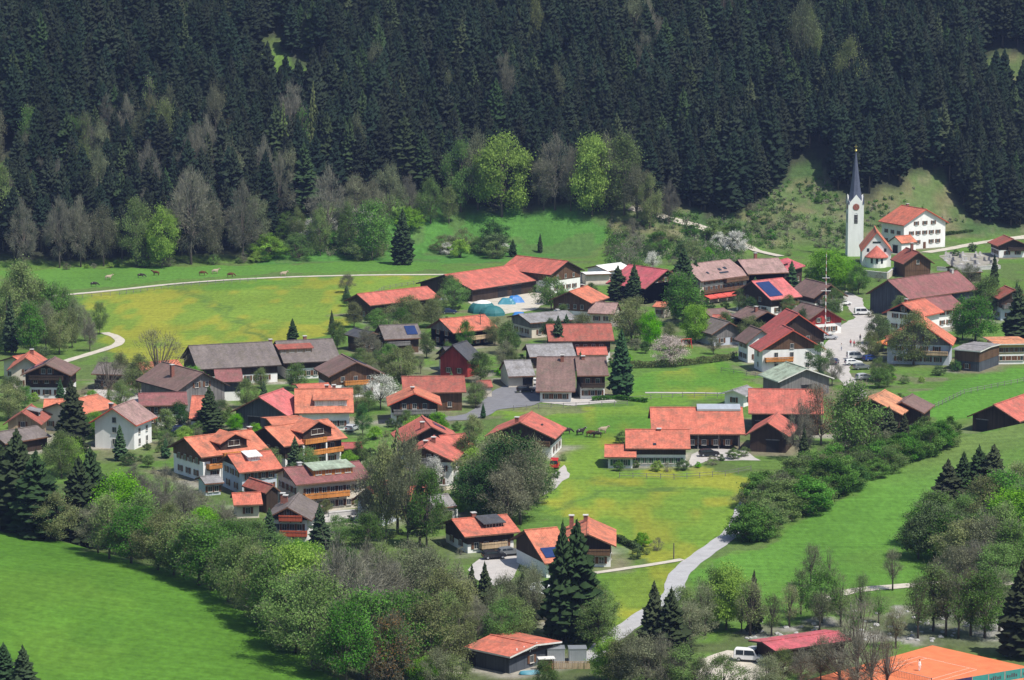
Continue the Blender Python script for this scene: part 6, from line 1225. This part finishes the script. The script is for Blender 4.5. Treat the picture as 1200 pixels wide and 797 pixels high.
def tarp(px_, py_, sx, sy, sz, m, name, label, cat, rz=0):
    p = ground(px_, py_); bm = bmesh.new(); bmesh.ops.create_grid(bm, x_segments=10, y_segments=8, size=.5)
    for v_ in bm.verts:
        e = max(abs(v_.co.x), abs(v_.co.y)) * 2; z_ = sz * (1 - max(0, e - .55) / .45 * .97) * (1 + .18 * math.sin(v_.co.x * 9 + px_) * math.cos(v_.co.y * 7)); v_.co = (v_.co.x * sx, v_.co.y * sy, z_)
    ex = bmesh.ops.extrude_face_region(bm, geom=bm.faces[:]); 
    for g_ in ex['geom']:
        if isinstance(g_, bmesh.types.BMVert): g_.co.z = -.1
    bmesh.ops.recalc_face_normals(bm, faces=bm.faces[:]); me = bpy.data.meshes.new(name); bm.to_mesh(me); bm.free(); me.materials.append(m); o = link(name, me); o.location = p; o.rotation_euler = (0, 0, rz); tag(o, label, cat); return o
TB = mat_plain('blue_tarp', (.03, .16, .42), .5); TQ = mat_plain('turquoise_sheet', (.05, .20, .26), .4); WT = mat_plain('white_sheet', (.62, .64, .66), .6)
tarp(594, 356, 5, 4, 1.5, TQ, 'tarpaulin', 'turquoise tarpaulin over a pile in the farm yard', 'tarpaulin'); tarp(604, 354, 4.5, 4, 1.7, TB, 'tarpaulin', 'blue tarpaulin over a pile beside the turquoise one', 'tarpaulin', .3)
tarp(608, 371, 4, 3, 1.2, TB, 'tarpaulin', 'small blue tarpaulin behind the dark grey roof', 'tarpaulin'); tarp(532, 350, 8, 2.4, 2.2, WT, 'silage_wrap', 'long pale silage wrap along the dark gable of the huge red barn', 'silage wrap', .5)
tarp(395, 452, 4, 3, 2.0, WT, 'tarpaulin', 'white tarpaulin beside the honey coloured balcony', 'tarpaulin')
for cx_, lab in ((651, 'grey container nearest the dark wooden hut'), (676.5, 'grey container farther right of the hut')):
    p = ground(cx_, 775); o = empty('container', p, R(3)); tag(o, lab, 'container', 'grey containers beside the hut'); q = MB(); q.box(-1.35, 1.35, -1.1, 1.1, .1, 2.15)
    for k in range(9): xx = -1.2 + k * .3; q.box(xx - .05, xx + .05, -1.14, -1.101, .25, 2.0)
    q.obj('shell', M['zinc'], o); q = MB(); q.box(-1.42, 1.42, -1.17, 1.17, 2.153, 2.27); q.box(-1.42, 1.42, -1.17, 1.17, 0, .098); q.obj('frame', M['metal'], o)
for i in range(6):
    p = ground(652 + i * 7.2, 784); o = empty('pallet', p, R(-4 + i * 3)); tag(o, 'upright wooden pallet in the row before the grey containers', 'pallet', 'pallets before the grey containers'); q = MB()
    for k in range(6): q.box(-.42, .42, -.03, .0, .04 + k * .2, .17 + k * .2)
    for k in (-.38, 0, .38): q.box(k - .05, k + .05, .003, .1, 0, 1.2)
    q.obj('boards', M['palewood'], o)
p = ground(640, 786); o = empty('firewood_stack', p, R(10)); tag(o, 'roofed firewood stack beside the hut', 'firewood stack'); q = MB()
for r_ in range(8):
    for c_ in range(9):
        yy_ = random.uniform(-.06, .06); q.tube([(-.95 + c_ * .23 + random.uniform(-.03, .03), -.5 + yy_, .18 + r_ * .2), (-.95 + c_ * .23, .5 + yy_, .18 + r_ * .2)], [.1, .1], 6)
q.obj('logs', mat_timber('cut_logs', (.32, .15, .08)), o); q = MB(); q.box(-1.3, 1.3, -.8, .8, 1.95, 2.05); q.obj('roof', M['vergewhite'], o)
for sx in (-1.15, 1.15): q = MB(); q.box(sx - .06, sx + .06, -.06, .06, -.2, 1.947); q.obj('post', M['brown'], o)
p = ground(621, 790); o = empty('boat', (p[0], p[1], p[2]), R(12)); tag(o, 'upturned turquoise boat lying before the hut', 'boat'); bm = bmesh.new(); bmesh.ops.create_grid(bm, x_segments=14, y_segments=6, size=1)
for v_ in bm.verts:
    t_ = v_.co.x; s_ = math.sqrt(max(0, 1 - abs(t_) ** 2.4)); v_.co = (t_ * 1.75, v_.co.y * .62 * s_, .05 + .55 * (1 - v_.co.y ** 2) * (s_ ** .6) + .08 * abs(t_))
me = bpy.data.meshes.new('hull'); bm.to_mesh(me); bm.free(); me.materials.append(TQ); link('hull', me, o); q = MB(); q.box(-1.5, 1.5, -.04, .04, .603, .66); q.obj('keel', M['vergewhite'], o)
# ------------------------------------------------------------------ parasols, poles, gravestones, hedges, walls
RED = mat_plain('red_canvas', (.42, .045, .05), .8); ORC = mat_plain('orange_canvas', (.62, .19, .05), .8)
for x_, y_, mt, lab in ((1046, 405, RED, 'red parasol farthest back before the restaurant house'), (1042.5, 410, RED, 'red parasol in the middle before the restaurant house'), (1047, 415, RED, 'red parasol nearest the street tree before the restaurant house'), (1036, 412, ORC, 'orange parasol beside the red parasols')):
    p = ground(x_, y_); o = empty('parasol', p); tag(o, lab, 'parasol', 'parasols before the restaurant house'); q = MB(); q.tube([(0, 0, 0), (0, 0, 2.9)], [.04, .03]); q.box(-.35, .35, -.35, .35, 0, .08); q.obj('pole', M['metal'], o)
    q = MB(); n = 8; v = [(0, 0, 3.05)] + [(2.0 * math.cos(2 * math.pi * i / n), 2.0 * math.sin(2 * math.pi * i / n), 2.35) for i in range(n)] + [(2.02 * math.cos(2 * math.pi * i / n), 2.02 * math.sin(2 * math.pi * i / n), 2.1) for i in range(n)]
    q.add(v, [(0, 1 + i, 1 + (i + 1) % n) for i in range(n)] + [(1 + i, 1 + n + i, 1 + n + (i + 1) % n, 1 + (i + 1) % n) for i in range(n)]); q.obj('canopy', mt, o)
p = ground(967, 396); hh = (396 - 294) / (396 - HOR) * CAM_H; o = empty('maypole', p); tag(o, 'tall white and red banded maypole beside the village street', 'maypole')
MP, t = newmat('banded_paint'); tc = N(t, 'ShaderNodeTexCoord').outputs['Object']; w = N(t, 'ShaderNodeTexWave', wave_type='BANDS', bands_direction='DIAGONAL'); w.inputs['Scale'].default_value = .35; t.links.new(tc, w.inputs[0]); mx = N(t, 'ShaderNodeMix', data_type='RGBA'); t.links.new(maprange(t, w.outputs['Fac'], .48, .52, 0, 1), mx.inputs[0]); mx.inputs[6].default_value = (.75, .74, .7, 1); mx.inputs[7].default_value = (.45, .2, .17, 1); finish(t, mx.outputs[2], .5)
q = MB(); q.tube([(0, 0, -1), (0, 0, hh * .6), (0, 0, hh)], [.15, .12, .05], 8); q.obj('pole', MP, o)
q = MB(); q.box(-1.3, 1.3, -.05, .05, hh * .55, hh * .55 + .12); q.box(-1.0, 1.0, -.05, .05, hh * .7, hh * .7 + .12); q.obj('crossbar', M['white'], o)
for x_, y_, t_, lab in ((563, 404, 366, 'wooden utility pole before the grey-walled orange-roofed house'), (996.5, 748, 704, 'pale lamp pole at the right end of the pink shed'), (950, 416, 392, 'thin wooden pole before the dull red roofs'), (789.5, 655, 636, 'short wooden post beside the curve of the asphalt road'), (550, 535, 505, 'thin pole beside the red roof pair')):
    p = ground(x_, y_); hh = (y_ - t_) / (y_ - HOR) * CAM_H; o = empty('utility_pole', p); tag(o, lab, 'pole'); q = MB(); q.tube([(0, 0, -.5), (0, 0, hh)], [.13, .09], 7); q.obj('pole', M['palebark'] if 'pale' in lab else M['bark'], o)
    if hh > 6: q = MB(); q.box(-.7, .7, -.06, .06, hh - .9, hh - .78); q.obj('crossarm', M['bark'], o)
STN = mat_plain('grave_stone', (.40, .39, .37), .8, .3, 2); DST = mat_plain('dark_stone', (.10, .10, .11), .5); gm_ = []
for k, mt in enumerate((STN, DST, STN)):
    q = MB(); w_ = .38; sec = [(-w_, 0.15), (w_, .15), (w_, .9), (w_ * .6, 1.15), (-w_ * .6, 1.15), (-w_, .9)] if k != 2 else [(-.08, .15), (.08, .15), (.08, .8), (.35, .8), (.35, .95), (.08, .95), (.08, 1.3), (-.08, 1.3), (-.08, .95), (-.35, .95), (-.35, .8), (-.08, .8)]
    q.prism(sec, -.09, .09, 'y'); q.box(-.5, .5, -.2, .2, -.1, .148); q.box(-.5, .5, -2.0, -.203, -.1, .1); gm_.append(q.mesh('gravestone', [mt]))
for i in range(34):
    x_ = random.uniform(1106, 1166); y_ = random.choice([299, 302, 305.5, 309, 312.5]); p = ground(x_, y_); o = link('gravestone', gm_[i % 3]); o.location = p; o.rotation_euler = (0, 0, R(15 + random.uniform(-4, 4))); tag(o, 'gravestone in the cemetery right of the white rectory', 'gravestone', 'gravestones of the cemetery')
yard('cemetery_gravel', [(1100, 300), (1112, 296), (1168, 297), (1172, 314), (1120, 316)], mat_road('cemetery_gravel', (.27, .25, .21), .8))
def wall_line(name, pts, hh, th, m, label, cat):
    P = [ground(*p_)[:2] for p_ in pts]; q = MB()
    o = empty(name, (P[0][0], P[0][1], h1(*P[0]))); tag(o, label, cat)
    for a, b in zip(P[:-1], P[1:]):
        d = b - a; L_ = np.hypot(*d); n_ = np.array((-d[1], d[0])) / L_ * th / 2; c_ = [a - n_, b - n_, b + n_, a + n_]; z0 = h1(*a); v = [(x_[0] - P[0][0], x_[1] - P[0][1], -.5) for x_ in c_] + [(x_[0] - P[0][0], x_[1] - P[0][1], hh) for x_ in c_]
        q.add(v, [(3, 2, 1, 0), (4, 5, 6, 7), (0, 1, 5, 4), (1, 2, 6, 5), (2, 3, 7, 6), (3, 0, 4, 7)])
    q.obj('masonry', m, o); q = MB()
    for a, b in zip(P[:-1], P[1:]):
        d = b - a; L_ = np.hypot(*d); n_ = np.array((-d[1], d[0])) / L_ * (th / 2 + .06); c_ = [a - n_, b - n_, b + n_, a + n_]; v = [(x_[0] - P[0][0], x_[1] - P[0][1], hh + .003) for x_ in c_] + [(x_[0] - P[0][0], x_[1] - P[0][1], hh + .12) for x_ in c_]
        q.add(v, [(3, 2, 1, 0), (4, 5, 6, 7), (0, 1, 5, 4), (1, 2, 6, 5), (2, 3, 7, 6), (3, 0, 4, 7)])
    q.obj('coping', M['concrete'], o)
wall_line('garden_wall', [(668, 333), (676, 331), (688, 330)], 2.6, .4, M['white'], 'white garden wall behind the orange-red tiled house', 'wall')
wall_line('cemetery_wall', [(1098, 317), (1122, 318), (1172, 315)], 1.0, .5, M['concrete'], 'pale low wall along the near side of the cemetery', 'wall')
wall_line('terrace_wall', [(506, 574), (522, 574.5), (541, 571)], .9, .5, M['cream'], 'pale terrace wall below the tall white chalet', 'wall')
wall_line('terrace_wall', [(385, 606), (405, 604), (432, 602)], .8, .4, M['concrete'], 'pale terrace wall before the maroon guest house', 'wall')
wall_line('church_wall', [(1012, 324), (1040, 327), (1056, 314)], 1.8, .5, M['cream'], 'cream churchyard wall below the round apse', 'wall')
def clipped(pts, hh, th, leafm, label, seed, cat='hedge'):
    r = np.random.default_rng(seed); P = [ground(*p_)[:2] for p_ in pts]; o = empty('hedge', (P[0][0], P[0][1], h1(*P[0]))); tag(o, label, cat); v = []; f = []; tn = []
    for a, b in zip(P[:-1], P[1:]):
        d = b - a; L_ = np.hypot(*d); e = d / L_; n_ = np.array((-e[1], e[0])); cnt = int(L_ * 170)
        for _ in range(cnt):
            s_ = r.uniform(0, L_); u = r.uniform(-.5, .5) * th; z_ = r.uniform(.03, 1) ** .7 * hh * (1 + .12 * math.sin(s_ * .9)); c_ = a + e * s_ + n_ * u - P[0]; nn = r.normal(size=3); nn /= np.linalg.norm(nn); x1 = np.cross(nn, r.normal(size=3)); x1 /= np.linalg.norm(x1); x2 = np.cross(nn, x1); k = len(v); q_ = np.array((c_[0], c_[1], z_)); w_ = r.uniform(.09, .17)
            v += [tuple(q_ + x1 * w_), tuple(q_ + x2 * w_), tuple(q_ - x1 * w_), tuple(q_ - x2 * w_)]; f.append((k, k + 1, k + 2, k + 3)); tn += [(.75 + .35 * math.sin(s_ * .55 + seed) ** 2) * r.uniform(.8, 1.2)] * 4
    link('foliage', tint_mesh('foliage', v, f, tn, [M[leafm]]), o)
clipped([(736, 432), (790, 430), (836, 425), (862, 421)], 1.7, 1.5, 'budding', 'clipped hedge along the lawn behind the village meadow', 5)
clipped([(722, 634), (738, 641), (752, 648)], 1.2, 1.0, 'darkgreen', 'low dark hedge right of the cross-gabled orange house', 6)
clipped([(694, 470), (722, 468), (758, 472)], 1.0, 1.0, 'green', 'low garden hedge right of the large brown-roofed house', 8)
clipped([(1085, 276), (1110, 276), (1140, 271)], 1.0, 1.0, 'green', 'low hedge right of the white rectory', 9)
clipped([(180, 515), (205, 512), (228, 508)], 1.2, 1.0, 'darkgreen', 'dark low hedge left of the garden spruce', 10)
def fence(pts, label, hh=1.15, step=2.6):
    P = resample([ground(*p_)[:2] for p_ in pts], step); o = empty('fence', (P[0][0], P[0][1], h1(*P[0]))); tag(o, label, 'fence'); q = MB()
    for i, a in enumerate(P):
        z0 = h1(*a) - h1(*P[0]); b = MB(); b.box(-.06, .06, -.06, .06, -.3, hh + random.uniform(-.05, .12)); w = b.obj('post', M['weather'], o); w.location = (a[0] - P[0][0], a[1] - P[0][1], z0); w.rotation_euler = (random.uniform(-.06, .06), random.uniform(-.06, .06), 0)
        if i + 1 < len(P):
            c_ = P[i + 1]; z1 = h1(*c_) - h1(*P[0])
            for k in (.45, .9): q.tube([(a[0] - P[0][0], a[1] - P[0][1] - .08, z0 + k * hh), (c_[0] - P[0][0], c_[1] - P[0][1] - .08, z1 + k * hh)], [.045, .045], 5)
    q.obj('rails', M['weather'], o)
fence([(428, 352), (450, 340), (512, 329)], 'weathered pasture fence between dandelion meadow and the standing-alone red barn')
fence([(86, 350), (140, 346), (205, 337), (300, 330)], 'pasture fence along the near side of the gravel meadow track')
fence([(602, 481), (660, 478), (735, 475)], 'wooden fence below the large brown-roofed house')
fence([(738, 470), (800, 466), (868, 466)], 'wooden fence above the open cattle barn')
fence([(726, 560), (790, 562), (850, 558), (880, 552)], 'low fence before the farmhouse garden')
fence([(1068, 492), (1130, 462), (1200, 448)], 'wooden fence at the upper rim of the right meadow')
fence([(845, 436), (875, 440), (905, 446)], 'garden fence between the village meadow and the white honey-balcony house')
# red swing frame on the lawn
p = ground(804, 408); o = empty('swing', p, R(20)); tag(o, 'red painted garden swing frame behind the blossoming tree', 'swing'); q = MB()
for sx in (-1.3, 1.3): q.tube([(sx, -.9, 0), (sx, 0, 2.3)], [.09, .09]); q.tube([(sx, .9, 0), (sx, 0, 2.3)], [.09, .09])
q.tube([(-1.5, 0, 2.35), (1.5, 0, 2.35)], [.09, .09]); q.obj('frame', PAINT['red'], o); q = MB(); q.box(-.6, .6, -.2, .2, .5, .56); q.tube([(-.55, 0, .56), (-.55, 0, 2.3)], [.02, .02], 4); q.tube([(.55, 0, .56), (.55, 0, 2.3)], [.02, .02], 4); q.obj('seat', PAINT['red'], o)
# boulders along the stream
bms = []
for k in range(4):
    bm = bmesh.new(); bmesh.ops.create_icosphere(bm, subdivisions=2, radius=1)
    for v_ in bm.verts: v_.co *= 1 + .28 * math.sin(v_.co.x * 3.1 + k) * math.cos(v_.co.y * 2.7 + k * 2) + random.uniform(-.08, .08); v_.co.z *= .62
    me = bpy.data.meshes.new('boulder'); bm.to_mesh(me); bm.free(); me.materials.append(mat_plain('pale_stone', (.34, .335, .32), .9, .3, 1.2)) if k == 0 else me.materials.append(bms[0].materials[0]); bms.append(me)
for i in range(110):
    z_ = random.random(); x_ = random.uniform(868, 960) if z_ < .35 else random.uniform(1000, 1195); y_ = random.uniform(728, 757) if z_ < .35 else random.uniform(714, 752); p = ground(x_, y_); o = link('boulder', bms[i % 4]); s_ = random.uniform(.2, .55); o.location = (p[0], p[1], p[2] + .1 * s_); o.scale = (s_, s_ * random.uniform(.7, 1.2), s_); o.rotation_euler = (0, 0, random.uniform(0, 6)); tag(o, 'pale boulder in the stony stream bed behind the tennis court', 'boulder', 'boulders of the stream bed')
# ------------------------------------------------------------------ the air: pale even haze round the camera and the whole place
HZ, t = newmat('haze'); pv = N(t, 'ShaderNodeVolumePrincipled'); pv.inputs['Color'].default_value = (.42, .56, 1.0, 1); pv.inputs['Density'].default_value = HAZE_D; pv.inputs['Anisotropy'].default_value = 0.0; oo = N(t, 'ShaderNodeOutputMaterial'); t.links.new(pv.outputs[0], oo.inputs['Volume'])
zmin = float(GZ.min()) - 1; zmax = float(max(GZ.max(), CAM_H)) + 60
q = MB(); q.box(gx[0] - 5, gx[-1] + 5, gy[0] - 5, gy[-1] + 5, zmin, zmax); tag(q.obj('haze', HZ), kind='stuff')
